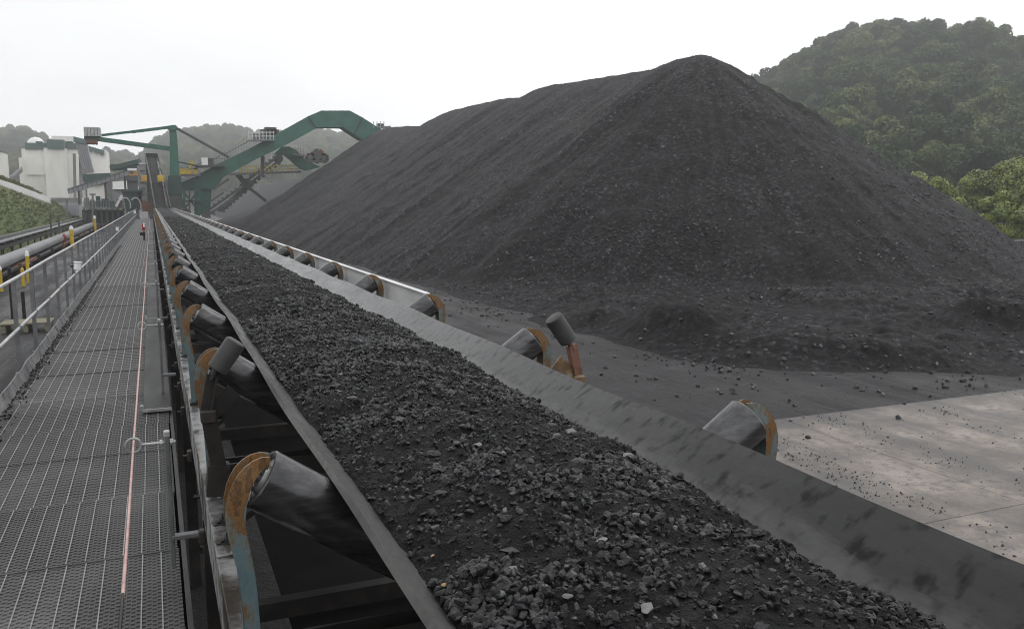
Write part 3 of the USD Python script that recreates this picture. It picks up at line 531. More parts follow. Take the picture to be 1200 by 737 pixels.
# ------------------------------------------------------------------ walkway
wk = thing('walkway', 'grey steel grating walkway beside the belt conveyor', 'walkway', (-.65, 0, 1.8))
WX0, NP = -1.33, 15; PW = (.045 - WX0) / NP; ZW = 1.8
edges = [.3, 1.5, 2.7, 3.9, 4.85, 5.87, 6.92, 7.79, 9.0, 10.4, 12.0, 14.0, 17.0, 21.0, 27.0, 35.0, 46.0, 62.0, 96.0]
wr = np.random.default_rng(5)
def plank_mesh(x, y0, y1, top):
    m = MB(); L = y1 - y0; near = y0 < 20
    nb, pc = (4, .040) if y0 < 5.8 else (4, .055) if y0 < 9 else (3, .11)
    if near:
        for i in range(1, nb): m.bbox((x + PW * i / nb - .003, y0, top - .028), (x + PW * i / nb + .003, y1, top - .003))
        m.bbox((x + .002, y0, top - .016), (x + PW - .002, y1, top - .006))
        n = int(L / pc)
        for j in range(n):
            yy = y0 + (j + .5) * L / n
            for i in range(nb): m.bbox((x + PW * i / nb + .0015, yy - .009 + (.012 if i % 2 else 0), top - .012), (x + PW * (i + 1) / nb - .0015, yy + .008 + (.012 if i % 2 else 0), top - .0012))
    else:
        m.bbox((x + .004, y0, top - .03), (x + PW - .004, y1, top - .004))
    return m
for e in range(len(edges) - 1):
    y0, y1 = edges[e] + .004, edges[e + 1] - .004; off = wr.uniform(-.012, .012); tilt = wr.uniform(-.003, .003)
    if e < 13:
        for i in range(NP):
            x = WX0 + i * PW + off * .6
            pl = part(wk, 'plank', plank_mesh(x, y0, y1, ZW + tilt), 'deck_steel_look' if y0 < 20 else 'deck_far_look')
            part(pl, 'edge_strip', MB().bbox((x - .0028, y0, ZW - .03), (x + .0028, y1, ZW + .003 + tilt)), 'grate_line_look')
    else:
        m, s = MB(), MB()
        for i in range(NP):
            x = WX0 + i * PW + off; m.bbox((x + .004, y0, ZW - .03), (x + PW - .004, y1, ZW - .004)); s.bbox((x - .004, y0, ZW - .03), (x + .004, y1, ZW + .004))
        pl = part(wk, 'plank_row', m, 'deck_far_look'); part(pl, 'edge_strip', s, 'grate_line_look')
    j = MB().bbox((WX0, y1 - .002, ZW - .03), (.045, y1 + .010, ZW + .0015)); part(wk, 'end_bar', j, 'deck_steel_look')
part(wk, 'under_pan', MB().bbox((WX0, 0, ZW - .20), (.06, 96, ZW - .19)), 'under_dark_look')  # near-black sheet painted in for the dark void under the grating
for x in (WX0 - .03, .055):
    part(wk, 'side_beam', MB().bbox((x, -1, ZW - .2), (x + .025, 96, ZW - .005)), 'dark_steel_look')
for k in range(25):
    y = .8 + 3.86 * k; m = MB().bbox((WX0 - .05, y - .04, ZW - .28), (.06, y + .04, ZW - .2)); m.bbox((WX0 - .05, y - .04, -.05), (WX0 + .03, y + .04, ZW - .28)); part(wk, 'support_leg', m, 'dark_steel_look')
# crumpled toe plate on the outer edge
tv = []
tys = np.concatenate([np.arange(1, 16, .12), np.arange(16, 95, 1.5)])
for y in tys:
    a = .05 * float(fb(np.array([y]), np.array([0.]), 1.1, 3, 71)[0]); b = .05 * float(fb(np.array([y]), np.array([5.]), 1.7, 3, 72)[0])
    q = [(WX0 - .005 + a * .3, ZW - .01), (WX0 - .035 + a, ZW + .055), (WX0 - .05 + a, ZW + .105 + b), (WX0 - .058 + a, ZW + .105 + b), (WX0 - .045 + a, ZW + .05), (WX0 - .015 + a * .3, ZW - .02)]
    tv.append([(x, y, z) for x, z in q])
part(wk, 'toe_plate', MB().sweep(tv), 'toe_look', smooth=40)
cr = np.random.default_rng(8); n = 2600; y = 2 + 38 * cr.random(n) ** 1.4; x = WX0 + np.abs(cr.normal(0, .055, n)) + .0
instancer(numbered(wk.path, 'spilled_coal'), LUMPS, 'coal_lump_look', np.stack([x, y, np.full(n, ZW + .006)], 1), .008 + .03 * cr.random(n) ** 2, cr, wk.loc)
# smooth cover plates laid over the grating beside the stringer
cy0 = 8.15
for L in (6.5, 7.5, 9, 12, 16, 18, 18):
    m = MB().soft((-.045, cy0 + L / 2, ZW + .022), (.24, L - .03, .022), .004)
    cp = part(wk, 'cover_plate', m, 'cover_look')
    h = MB().soft((-.045, cy0 + .008, ZW + .03), (.25, .012, .03), .003); h.soft((-.17, cy0 + .03, ZW + .05), (.03, .04, .06), .004); part(cp, 'hinge_bar', h, 'galv_look'); cy0 += L
# handrail
hr = thing('handrail', 'two-bar pipe handrail along the left of the walkway', 'railing', (-1.42, 0, 1.8))
HX = -1.41
part(hr, 'top_rail', MB().path([(HX, y, 2.86 + .004 * math.sin(y)) for y in np.arange(-1, 96, 1.5)], .019, 10), 'rail_look', smooth=True)
part(hr, 'middle_rail', MB().path([(HX, y, 2.31 + .004 * math.sin(y * 1.7)) for y in np.arange(-1, 96, 1.5)], .018, 10), 'rail_look', smooth=True)
for k in range(58):
    y = 3.2 + 1.5 * k + (.02 * math.sin(k * 7)); m = MB(); m.beam((HX - .028, y, 1.70), (HX - .028, y, 2.845), .042, .042, (0, 1, 0))
    if k < 12: m.box((HX - .02, y, 1.80), (.10, .07, .02)); m.lathe([(-.03, .0), (-.03, .026), (.03, .026), (.03, 0)], (HX, y, 2.31), (0, 1, 0), 10)
    part(hr, 'post', m, 'post_look')
# pull cord and its eyes
cz = [(-.142, y, 2.50 - .012 * math.sin(((y - .1) / 4.4 % 1) * math.pi)) for y in np.concatenate([np.arange(2.75, 20, .3), np.arange(20, 92, 2.2)])]
pc = thing('safety_rope', 'faded red emergency pull cord strung along the walkway', 'rope', (-.142, 3, 2.5))
part(pc, 'cord', MB().path(cz, .0055, 7), 'cord_look', smooth=True)
pc_end = MB().path([(-.150, 1.2, 2.495), (-.146, 2.0, 2.497), (-.142, 2.76, 2.5)], .0055, 7); part(pc, 'sleeve', pc_end, 'dark_steel_look', smooth=True)
ORD = ['fifth', 'sixth', 'seventh', 'eighth']
for k in range(8):
    y = 4.5 + 4.4 * k
    lab = 'nearest eye bolt bracket holding the red cord, ring seen clearly' if k == 0 else 'second eye bolt bracket for the red cord, beside the cover plates' if k == 1 else 'third eye bolt bracket for the red cord, past the first two' if k == 2 else 'fourth eye bolt bracket for the red cord along the walkway' if k == 3 else f'small {ORD[k - 4]} eye bolt bracket from the near end of the red cord'
    t = thing('cord_bracket', lab, 'bracket', (0.01, y, 1.85), 'cord brackets along the walkway')
    m = MB().soft((.012, y, 2.19), (.024, .032, .70), .004); m.soft((.075, y - .005, 2.005), (.13, .045, .025), .004); part(t, 'upright', m, 'post_look')
    g = np.linspace(0, 2 * np.pi, 15); e = MB().path([(-.142 + .036 * math.cos(a), y, 2.50 + .036 * math.sin(a)) for a in g], .0065, 7, caps=False); e.tube((-.106, y, 2.50), (.052, y, 2.50), .0075, 8); part(t, 'eye_bolt', e, 'galv_look', smooth=True)
    if k < 4:
        nn = MB().lathe([(0, .017), (.015, .017), (.015, 0)], (.026, y, 2.5), (1, 0, 0), 6); nn.lathe([(0, 0), (0, .017), (.013, .017), (.013, 0)], (-.022, y, 2.5), (1, 0, 0), 6); nn.soft((.012, y, 2.545), (.03, .035, .03), .004); part(t, 'nut', nn, 'galv_look')
sw = onz(168, 268, 2.35); sw[0] = -.40
t = thing('pull_switch', 'red and white emergency switch box on a short post by the walkway', 'switch', (sw[0], sw[1], 1.8))
part(t, 'post', MB().box((sw[0], sw[1], 2.0), (.08, .08, .42)), 'dark_steel_look'); part(t, 'switch_box', MB().soft((sw[0], sw[1], 2.42), (.14, .14, .34), .03), 'red_look')
part(t, 'face', MB().soft((sw[0] + .02, sw[1] - .10, 2.52), (.07, .03, .20), .01), 'white_paint_look'); part(t, 'lower_box', MB().soft((sw[0] - .06, sw[1] - .05, 2.1), (.24, .15, .16), .02), 'dark_steel_look')
for yy, zz, s, lab in ((18.2, 2.46, .62, 'white junction box strapped to the handrail, nearest of three'), (39.2, 2.52, .6, 'small white box on the handrail half way along the walkway'), (80.8, 2.7, 1.0, 'tiny white box on the handrail at the far end')):
    t = thing('junction_box', lab, 'junction box', (-1.40, yy, zz)); part(t, 'housing', MB().lathe([(-.12 * s, 0), (-.12 * s, .09 * s), (-.10 * s, .105 * s), (.10 * s, .105 * s), (.11 * s, .125 * s), (.135 * s, .125 * s), (.14 * s, 0)], (-1.36, yy, zz), (.12, 0, 1), 16), 'white_paint_look', smooth=35)
    part(t, 'strap', MB().box((-1.44, yy, zz), (.10, .05, .03)), 'dark_steel_look')

# ------------------------------------------------------------------ left yard: ground conveyors, bollards, frames
cv = thing('covered_conveyor', 'low ground conveyor under a rounded grey metal hood', 'conveyor', (-6.6, 60, 0))
hy = np.arange(18, 205, 7.6)
for k in range(len(hy) - 1):
    secs = []
    for y in (hy[k], hy[k + 1] - .05):
        a = np.linspace(-.15, math.pi + .15, 13); r = .38 + .012 * (k % 2)
        secs.append([(-6.75 + r * math.cos(t), y, .70 + r * .95 * math.sin(t)) for t in a] + [(-6.75 + (r - .03) * math.cos(t), y, .70 + (r - .03) * .95 * math.sin(t)) for t in a[::-1]])
    part(cv, 'hood', MB().sweep(secs), 'hood_look', smooth=40)
    m = MB(); m.bbox((-7.35, hy[k] + .2, -.05), (-7.2, hy[k] + .4, .6)); m.bbox((-6.3, hy[k] + .2, -.05), (-6.12, hy[k] + .4, .6)); m.bbox((-7.25, hy[k], .34), (-6.2, hy[k + 1], .48)); part(cv, 'frame', m, 'rust_look' if k % 3 == 1 else 'dark_steel_look')
uc = thing('far_conveyor', 'dark ground conveyor with pale edge at the foot of the grass bank', 'conveyor', (-8.4, 60, 0))
part(uc, 'edge_rail', MB().bbox((-8.62, 12, 1.40), (-8.50, 190, 1.54)), 'hood_look'); part(uc, 'belt', MB().bbox((-8.49, 12, 1.30), (-7.95, 190, 1.36)), 'belt_look')
part(uc, 'skirt', MB().bbox((-8.50, 12, .85), (-8.46, 190, 1.395)), 'machine_look'); part(uc, 'side_channel', MB().bbox((-7.93, 12, .95), (-7.88, 190, 1.16)), 'dark_steel_look')
for k in range(46):
    y = 14 + 3.8 * k; m = MB().bbox((-8.45, y, -.05), (-8.37, y + .08, 1.25)); m.bbox((-8.0, y, -.05), (-7.94, y + .08, 1.25)); m.bbox((-8.4, y, 1.0), (-7.95, y + .08, 1.1)); part(uc, 'trestle', m, 'dark_steel_look')
    m = MB().tube((-8.42, y + 1, 1.22), (-7.9, y + 1, 1.22), .06, 8); part(uc, 'idler_roller', m, 'roller_look')
def bollard(p, h, r, lab, group=None):
    t = thing('bollard', lab, 'bollard', (p[0], p[1], 0), group)
    part(t, 'pipe', MB().lathe([(-.1, r), (h * .82, r), (h * .82, 0)], (p[0], p[1], 0), (0, 0, 1), 14), 'yellow_look', smooth=35)
    part(t, 'cap', MB().lathe([(h * .82, r * 1.08), (h * .9, r * 1.05), (h * .97, r * .7), (h, 0)], (p[0], p[1], 0), (0, 0, 1), 14), 'white_paint_look' if r > .07 else 'yellow_look', smooth=35)
bollard(onz(34, 331, 0), 1.45, .085, 'tall yellow bollard with white cap seen through the near handrail')
bollard(onz(27.5, 335, 0), .80, .065, 'short yellow bollard just left of a white-capped one')
bollard(onz(1, 341, 0), 1.05, .09, 'yellow bollard cut by the left picture edge')
for u, v, h, lab in ((85, 291, 1.75, 'thick yellow bollard behind the top rail, by the red post'), (112, 273, 2.0, 'yellow bollard beside the grey hood, third along the row'), (126.5, 264, 2.0, 'narrow yellow bollard far along the hood'), (142, 256.5, 2.6, 'farthest yellow bollard at the end of the handrail')):
    bollard(onz(u, v, 0), h, (.15 if v > 280 else .13), lab)
for u0, v0, z0, zz, lab in ((15, 372, 0, 1.55, 'thin dark post left of the white-capped bollard'), (40.5, 368, 0, 1.6, 'thin dark post right of the white-capped bollard'), (29, 378, 0, .9, 'short dark stake standing by the timber block')):
    p = onz(u0, v0, 0); t = thing('marker_post', lab, 'post', p); part(t, 'stem', MB().tube(p - [0, 0, .1], p + [0, 0, zz], .05, 8), 'dark_steel_look')
    part(t, 'top_cap', MB().lathe([(0, .06), (.05, .05), (.07, 0)], p + [0, 0, zz], (0, 0, 1), 8), 'dark_steel_look')
p = onz(33, 386, 0); tb = thing('timber_block', 'weathered low timber pallet lying on dark ground behind the handrail', 'pallet', (p[0], p[1], 0))
for i in range(3): part(tb, 'bearer', MB().soft((p[0] - .55 + .55 * i, p[1], .09), (.12, 1.0, .22), .01), 'timber_look')
for i in range(6): part(tb, 'slat', MB().soft((p[0], p[1] - .44 + .175 * i, .225), (1.3, .14, .045), .008), 'timber_look')
t = thing('gantry', 'slim dark goal-post gantry standing over the grey hood', 'gantry', (-5.4, 57, 0))
for u in (61.5, 71): q = onz(u, 291 - (u - 61) * .1, 0.0); part(t, 'upright', MB().bbox((q[0] - .06, q[1] - .06, -.1), (q[0] + .06, q[1] + .06, 2.55)), 'machine_look')
q = onz(66, 290, 0); part(t, 'tie_bar', MB().beam(onz(61.5, 291, 0) + [0, 0, .5], onz(71, 290, 0) + [0, 0, .5], .06, .05), 'galv_look')
q = onz(76, 291, 0); t = thing('red_post', 'stubby red hydrant-like post beside the thick yellow bollard', 'post', q); part(t, 'body', MB().lathe([(-.1, .11), (.8, .11), (.88, .15), (.95, .15), (1.1, .07), (1.15, 0)], q, (0, 0, 1), 12), 'red_look', smooth=35); part(t, 'outlet', MB().lathe([(0, .09), (.26, .09), (.26, 0)], q + [0, 0, .8], (.6, -.8, 0), 10), 'red_look')
for u, v, lab in ((55, 289, 'rusty orange-brown post beside the slim dark frame'), (93, 268, 'grey-brown stub post along the hood')):
    q = onz(u, v, 0); t = thing('rusty_post', lab, 'post', q); part(t, 'stem', MB().box(q + [0, 0, .6], (.22, .22, 1.4)), 'rust_look'); part(t, 'top_plate', MB().box(q + [0, 0, 1.32], (.3, .3, .05)), 'dark_steel_look')

# ------------------------------------------------------------------ grass bank with a concrete path
def bank_h(X, Y):
    top = np.interp(Y, [0, 60, 95, 125, 150, 175, 190], [6.0, 6.2, 6.7, 5.6, 3.2, 1.4, .3])
    a = np.clip((-9.6 - X) / 5.6, 0, 1); prof = a * (1.9 - .9 * a)
    return top * np.clip(prof, 0, 1) + .35 * fb(X, Y, .16, 4, 81) * sstep(0, .4, a) - .1 + .05 * np.clip(-15 - X, 0, 30) * (Y < 140)
solo('grass_bank', grid(np.concatenate([np.arange(-70, -26, 3.), np.arange(-26, -9, .6)]), np.arange(20, 192, 1.2), bank_h), 'grass_look', 'green grass bank rising on the left behind the ground conveyors', None, kind='structure', smooth=True)
def on_bank(u, v):
    r = ray(u, v); t = np.linspace(30, 185, 1500); p = EYE + r[None] * (t / r[1])[:, None]
    hit = np.nonzero((p[:, 2] < bank_h(p[:, 0], p[:, 1])) & (p[:, 0] < -9.6))[0]; return p[hit[0]] if len(hit) else p[-1]
up_, lo_ = [], []
for u, a, b in ((-25, 203.5, 209), (-8, 209, 215), (0, 211.5, 217.5), (12, 215.5, 222), (25, 220, 227), (38, 225, 231.5), (50, 229.5, 236), (60, 233, 238.5)):
    up_.append(on_bank(u, a)); lo_.append(on_bank(u, b))
pm = MB(); L = len(up_); pv = []
for a, b in zip(up_, lo_):
    pv.append([a + [0, 0, .10], b + [0, 0, .10], b + [0, 0, -.4], a + [0, 0, -.4]])
solo('concrete_path', pm.sweep(pv), 'concrete_look', 'pale concrete strip running down the grass bank', None, kind='structure')
gr = np.random.default_rng(12); n = 24000; gxx, gyy = gr.uniform(-40, -9.7, n), gr.uniform(35, 180, n)
bl = []
for k in range(4):
    r = np.random.default_rng(40 + k); m = MB()
    for i in range(9):
        b = np.array([*r.uniform(-.25, .25, 2), 0]); t = b + [*r.uniform(-.25, .25, 2), r.uniform(.10, .26)]; w = np.array([*r.normal(0, .05, 2), 0]); m.add([b - w, b + w, t], [[0, 1, 2]])
    bl.append(m.get())
zz = bank_h(gxx, gyy); ok = zz > .15
def seen(p):
    d = (np.asarray(p) - EYE) @ AX; return 600 + F * d[:, 0] / d[:, 2], 368.5 + F * d[:, 1] / d[:, 2]
(ua, va), (ub, vb), (ug, vg) = seen(up_), seen(lo_), seen(np.stack([gxx, gyy, zz], 1))     # keeps tufts off the path
ok &= ~((vg > np.interp(ug, ua, va) - .6) & (vg < np.interp(ug, ub, vb) + 2.2) & (ug < ub.max()))
instancer('/World/grass', bl, 'grass_blade_look', np.stack([gxx, gyy, zz], 1)[ok], gr.uniform(.6, 1.3, ok.sum()), gr, upright=True)
tag('/World/grass', 'tufts of green and yellowing grass covering the bank', 'grass')

# ------------------------------------------------------------------ plant buildings at the left
def wall_box(m, u0, v0, u1, v1, Y, depth):
    a, b = at(u0, v1, Y), at(u1, v0, Y); m.bbox((a[0], Y, min(a[2], b[2])), (b[0], Y + depth, max(a[2], b[2]))); return m
Y = 200.0
pp = thing('preparation_plant', 'tall windowless cream plant building with dark green roof band', 'building', (-16, Y, 0))
part(pp, 'wall', wall_box(MB(), 30, 175, 56, 245, Y, 18), 'siding_look'); part(pp, 'wall', wall_box(MB(), 56.2, 174, 77, 245, Y - 1.4, 20), 'siding_look'); part(pp, 'wall', wall_box(MB(), 77.2, 174, 90, 245, Y + 2, 18), 'siding_look')
part(pp, 'wall_panel', wall_box(MB(), 31.8, 185, 56, 205, Y - .5, .4), 'siding_look'); part(pp, 'side_wing', wall_box(MB(), 25, 185, 30, 230, Y + 4, 8), 'siding_look'); part(pp, 'base_wall', wall_box(MB(), 26, 205, 58, 248, Y - .2, 4), 'siding_look')
part(pp, 'roof_band', wall_box(MB(), 29.6, 168, 55.8, 175, Y - .3, 18.6), 'trim_look'); part(pp, 'roof_band', wall_box(MB(), 55.6, 164, 74.5, 174.4, Y - 1.8, 20.6), 'trim_look'); part(pp, 'roof_band', wall_box(MB(), 74.7, 168.2, 90.4, 174.6, Y + 1.7, 18.4), 'trim_look')
part(pp, 'roof_unit', wall_box(MB(), 61, 160, 86, 170, Y + 8, 10), 'siding_look'); part(pp, 'roof_unit', wall_box(MB(), 42, 166, 49, 169, Y + 2, 3), 'dark_green_look'); part(pp, 'roof_unit', wall_box(MB(), 78, 166, 85, 169, Y + 3, 3), 'dark_green_look')
for k in range(16):
    x0 = at(30, 175, Y)[0] + k * .82; part(pp, 'siding_rib', MB().bbox((x0, Y - .07, 3), (x0 + .08, Y, at(30, 175.5, Y)[2])), 'siding_look')
tw = wall_box(MB(), 101, 176, 124.5, 208, Y + 10, 14); part(pp, 'wall', tw, 'bright_siding_look'); part(pp, 'wall', MB().poly([at(117, 179, Y + 9), at(128, 204, Y + 9), at(101, 204, Y + 9), at(101, 176, Y + 9)], (0, 1, 0)), 'bright_siding_look')
part(pp, 'roof_band', MB().poly([at(100, 170, Y + 8.4), at(122, 176.5, Y + 8.4), at(122, 181, Y + 8.4), at(100, 175.5, Y + 8.4)], (0, 15.5, 0)), 'trim_look')
part(pp, 'dust_pipe', MB().tube(at(14, 208, Y + 2), at(30, 195, Y + 2), .45, 8), 'gallery_look')
dm = MB().lathe([(-1, 1.7), (.0, 1.7), (.7, 1.4), (1.2, .8), (1.4, 0)], at(42, 168.5, Y + 9), (0, 0, 1), 16); part(pp, 'white_dome', dm, 'white_paint_look', smooth=True)  # added solid dome shape standing for white puffs above the roof
w = thing('left_tower', 'pale wall corner cut by the left picture edge', 'building', at(-6, 225, 190)); part(w, 'wall', wall_box(MB(), -14, 178, 1.5, 226, 190, 8), 'siding_look'); part(w, 'roof_edge', wall_box(MB(), -14, 176.5, 1.8, 178, 189.8, 8.4), 'trim_look')
Y = 188.0
ga = thing('inclined_gallery', 'steep ribbed grey conveyor gallery climbing the plant wall', 'gallery', at(100, 205, Y))
part(ga, 'casing', MB().poly([at(86.5, 161, Y), at(101, 165, Y), at(110, 202, Y), at(98, 203, Y)], (0, 2.5, 0)), 'gallery_look')
for k in range(5):
    a, b = at(88.5 + 2.7 * k, 164 + .6 * k, Y - .1), at(99.5 + 2.3 * k, 202, Y - .1); part(ga, 'rib', MB().beam(a, b, .10, .14), 'grey_look')
part(ga, 'head_house', MB().poly([at(86, 160, Y - .4), at(102, 164, Y - .4), at(102, 169, Y - .4), at(86, 166, Y - .4)], (0, 3.4, 0)), 'trim_look')
for u, v in ((93, 210), (100, 212)): part(ga, 'bent_leg', MB().beam(at(u - 6, 180, Y + 2.6), at(u - 6 + 1, 232, Y + 2.6), .5, .5), 'grey_look')
Y = 150.0
sh = thing('transfer_house', 'small cream transfer house with deep dark green roof', 'building', at(112, 235, Y))
part(sh, 'wall', wall_box(MB(), 103.5, 215, 121, 236, Y, 5), 'bright_siding_look'); part(sh, 'roof', MB().poly([at(97, 204, Y - .6), at(129, 203, Y - .6), at(130.5, 208, Y - .6), at(122, 216, Y - .6), at(102.5, 216, Y - .6), at(97.5, 213, Y - .6)], (0, 6.2, 0)), 'dark_green_look')
for k in range(9): x0 = at(103.5, 215, Y)[0] + .3 * k; part(sh, 'siding_rib', MB().bbox((x0, Y - .05, 4.2), (x0 + .05, Y, 6.6)), 'bright_siding_look')
Y = 142.0
ic = thing('inclined_conveyor', 'long thin inclined conveyor bridge passing before the transfer house', 'conveyor', at(100, 220, Y))
part(ic, 'bridge', MB().beam(at(80, 224.5, Y), at(161, 199.5, Y), 1.6, .7), 'gallery_look')
a, b = at(80, 221.5, Y - .9), at(161, 196, Y - .9); part(ic, 'hand_rail', MB().beam(a, b, .10, .10), 'machine_look')
for k in range(16): q = a + (b - a) * k / 15; part(ic, 'rail_post', MB().beam(q, q - [0, 0, .75], .07, .07), 'machine_look')
for u, v in ((92, 222), (123, 212), (146, 206)): part(ic, 'bent', MB().beam(at(u, v, Y), [at(u, v, Y)[0], Y, -.2], .3, .3), 'machine_look')
Y = 120.0
pf = thing('yard_platform', 'long low dark platform with rails and machinery before the transfer house', 'platform', at(120, 250, Y))
part(pf, 'deck', wall_box(MB(), 97, 243, 146, 245, Y, 3), 'grey_look')
for k in range(8): u = 98.5 + 6.6 * k; part(pf, 'leg', wall_box(MB(), u, 245, u + 1.2, 262, Y + .3, .3), 'machine_look')
for k in range(15): u = 98 + 3.3 * k; part(pf, 'rail_post', wall_box(MB(), u, 235.5, u + .45, 243, Y, .06), 'grey_look')
part(pf, 'rail', wall_box(MB(), 97.5, 235.5, 146, 236.1, Y - .05, .08), 'grey_look'); part(pf, 'back_wall', wall_box(MB(), 97, 246, 146, 262, Y + 3, .4), 'machine_look')
for u0, v0, u1, m in ((99, 232, 104, 'grey_look'), (106, 234, 110, 'machine_look'), (113, 230, 117, 'dark_green_look'), (119, 233, 127, 'machine_look'), (129, 236, 135, 'dark_green_look'), (137, 233, 143, 'machine_look')): part(pf, 'drive_unit', wall_box(MB(), u0, v0, u1, 243, Y + .8, 1.2), m)
part(pf, 'chute', MB().beam(at(136, 242, Y - .3), at(143, 229, Y - .3), .7, .3), 'white_paint_look')
for u, v0, v1 in ((108.5, 228, 263), (78, 234, 250)): q = at(u, v1, Y); lp = thing('light_pole', 'thin grey pole in front of the transfer house' if u > 100 else 'thin grey pole beside the retaining wall', 'pole', q); part(lp, 'shaft', MB().tube([q[0], Y, -.1], at(u, v0, Y), .12, 8), 'grey_look'); part(lp, 'head', MB().box(at(u, v0, Y), (.7, .4, .2)), 'grey_look')
rw = thing('retaining_wall', 'stepped grey concrete walls at the end of the grass bank', 'wall', at(80, 245, 135))
for (u0, v0, u1, v1, y, m) in ((60, 232, 95, 237.5, 150, 'grey_look'), (61, 237.7, 96, 240, 142, 'concrete_look'), (66, 240.4, 94, 247, 139, 'gallery_look')): part(rw, 'course', wall_box(MB(), u0, v0, u1, v1 + 6, y, 1.5), m)
part(rw, 'ramp_wall', MB().poly([at(93, 240, 128), at(96, 240, 128), at(108, 256, 128), at(93, 256, 128)], (0, 1, 0)), 'concrete_look')
Y = 150
tent = thing('stockpile_tent', 'low white-roofed shed behind the transfer house', 'shed', at(145, 225, Y + 20)); part(tent, 'roof', MB().poly([at(132, 213, Y + 20), at(150, 212, Y + 20), at(163, 219, Y + 20), at(163, 222, Y + 20), at(132, 222, Y + 20)], (0, 12, 0)), 'white_paint_look'); part(tent, 'wall', wall_box(MB(), 132.5, 222, 162.5, 240, Y + 20.5, 11), 'grey_look')
Y = 112.0
gb = thing('green_hopper', 'dark green drive house with pale wheels beside the tripper', 'hopper', at(155, 245, Y)); part(gb, 'body', MB().poly([at(143, 225, Y), at(166, 222.5, Y), at(166, 243, Y), at(161, 248, Y), at(149, 248, Y)], (0, 3, 0)), 'dark_green_look'); part(gb, 'roof', wall_box(MB(), 142, 223, 166.5, 225, Y - .3, 3.6), 'dark_green_look')
for u, v in ((147, 239), (159, 239)):
    g = np.linspace(-.4, 2.4, 12); c = at(u, v, Y - .4); part(gb, 'wheel_guard', MB().path([c + [.55 * math.cos(a), 0, .9 * math.sin(a) - .2] for a in g], .10, 6), 'galv_look')
wm = thing('crawler_machine', 'yellow-orange machine cab with white roof behind the hopper', 'machine', at(156, 207, 136)); part(wm, 'cab', wall_box(MB(), 151, 200, 161, 206, 136, 2.2), 'orange_look'); part(wm, 'roof', wall_box(MB(), 149.5, 197.4, 160, 200, 135.8, 2.6), 'white_paint_look'); part(wm, 'underframe', wall_box(MB(), 148, 206, 163, 212, 136, 3), 'machine_look'); part(wm, 'window', wall_box(MB(), 152.5, 201, 156, 203.6, 135.9, .08), 'machine_look'); part(wm, 'counter_boom', MB().beam(at(129, 197.5, 136.5), at(165, 188.5, 136.5), .5, .6), 'dark_green_look'); part(wm, 'lower_boom', MB().beam(at(129, 196.5, 137), at(166, 196, 137), .7, .9), 'dark_green_look'); part(wm, 'tower', MB().beam(at(155, 212, 137), [at(155, 212, 137)[0], 137, -.2], 1.4, 1.4), 'machine_look')

# ------------------------------------------------------------------ tripper that lifts the belt
tp = thing('tripper', 'tall belt tripper frame with yellow guards at the conveyor end', 'tripper', (.8, 110, 0))
for s in (-.74, .74):
    a, b = np.array([XC + s, YEND, 2.75]), np.array([XC + s - .75, YTOP, ZTOP + .1])
    part(tp, 'side_truss', MB().beam(a, b, .07, .6), 'dark_steel_look')
    for k in range(8):
        q = a + (b - a) * (k + .5) / 8; part(tp, 'leg', MB().beam(q, [q[0], q[1], -.1], .16, .16), 'machine_look')
part(tp, 'head_frame', MB().box((.36, YTOP + .5, ZTOP - .3), (1.6, 1.4, 1.3)), 'dark_steel_look')
for u0, u1, v0, v1, m in ((165.5, 172, 205.5, 213, 'orange_look'), (184.8, 192.3, 205.5, 213, 'yellow_look')):
    g = part(tp, 'guard', wall_box(MB(), u0, v0, u1, v1, 106, .5), 'yellow_look'); part(g, 'disc', MB().lathe([(0, .3), (-.06, .3), (-.06, 0)], at((u0 + u1) / 2, (v0 + v1) / 2, 105.95), (0, 1, 0), 12), m)
part(tp, 'column', wall_box(MB(), 163.5, 194, 170.5, 243, 112, .9), 'grey_look'); part(tp, 'cross_deck', wall_box(MB(), 163, 191, 187, 193, 120, 2), 'white_plate_look'); part(tp, 'mast', MB().tube(at(163, 192, 112), at(162.8, 178, 112), .06, 6), 'grey_look')
for u in (187.2, 193.5): part(tp, 'guide_post', MB().beam(at(u, 192, 108), at(u, 236, 108), .16, .16), 'grey_look')
for k in range(6): part(tp, 'rung', MB().beam(at(163.8, 200 + 7 * k, 111.9), at(170, 200 + 7 * k, 111.9), .06, .1), 'machine_look')
part(tp, 'chute', MB().poly([at(166, 236, 100), at(178, 236, 100), at(177, 248, 100), at(167, 248, 100)], (0, .3, 0)), 'rust_look', label='rusty lower chute')

# ------------------------------------------------------------------ green portal reclaimer
YR = 119.0
rc = thing('portal_reclaimer', 'huge green portal scraper reclaimer arching over the coal pile', 'reclaimer', (4, YR, 0))
def op(pts, y=YR): return [at(u, v, y) for u, v in pts]
arch = op([(222, 222), (230, 206), (258, 191), (290, 175.5), (329, 154.5), (361, 136.5), (376.7, 129.8), (410, 129.8), (425, 138), (447, 152), (447, 172), (423, 163), (402, 149.3), (373, 149.3), (338, 168.6), (300, 187), (262, 207.6), (252, 222)])
part(rc, 'arch_girder', MB().poly(arch, (0, 2.6, 0)), 'green_paint_look')
for a, b in (((361, 136.5), (371, 150)), ((425, 138), (415, 157))): part(rc, 'joint_flange', MB().beam(at(*a, YR - .06), at(*b, YR - .06), .12, .18), 'dark_green_look')
top = [(262, 189), (290, 175.5), (329, 154.5), (361, 136.5), (376.7, 129.8), (410, 129.8), (425, 138), (445, 151)]
for (a, b) in zip(top[:-1], top[1:]):
    part(rc, 'cap_plate', MB().beam(at(*a, YR + 1.3) + [0, 0, .04], at(*b, YR + 1.3) + [0, 0, .04], .07, 2.9, (1, 0, 0) if abs(a[1] - b[1]) < 1 else (0, 0, 1)), 'dark_green_look') if False else None
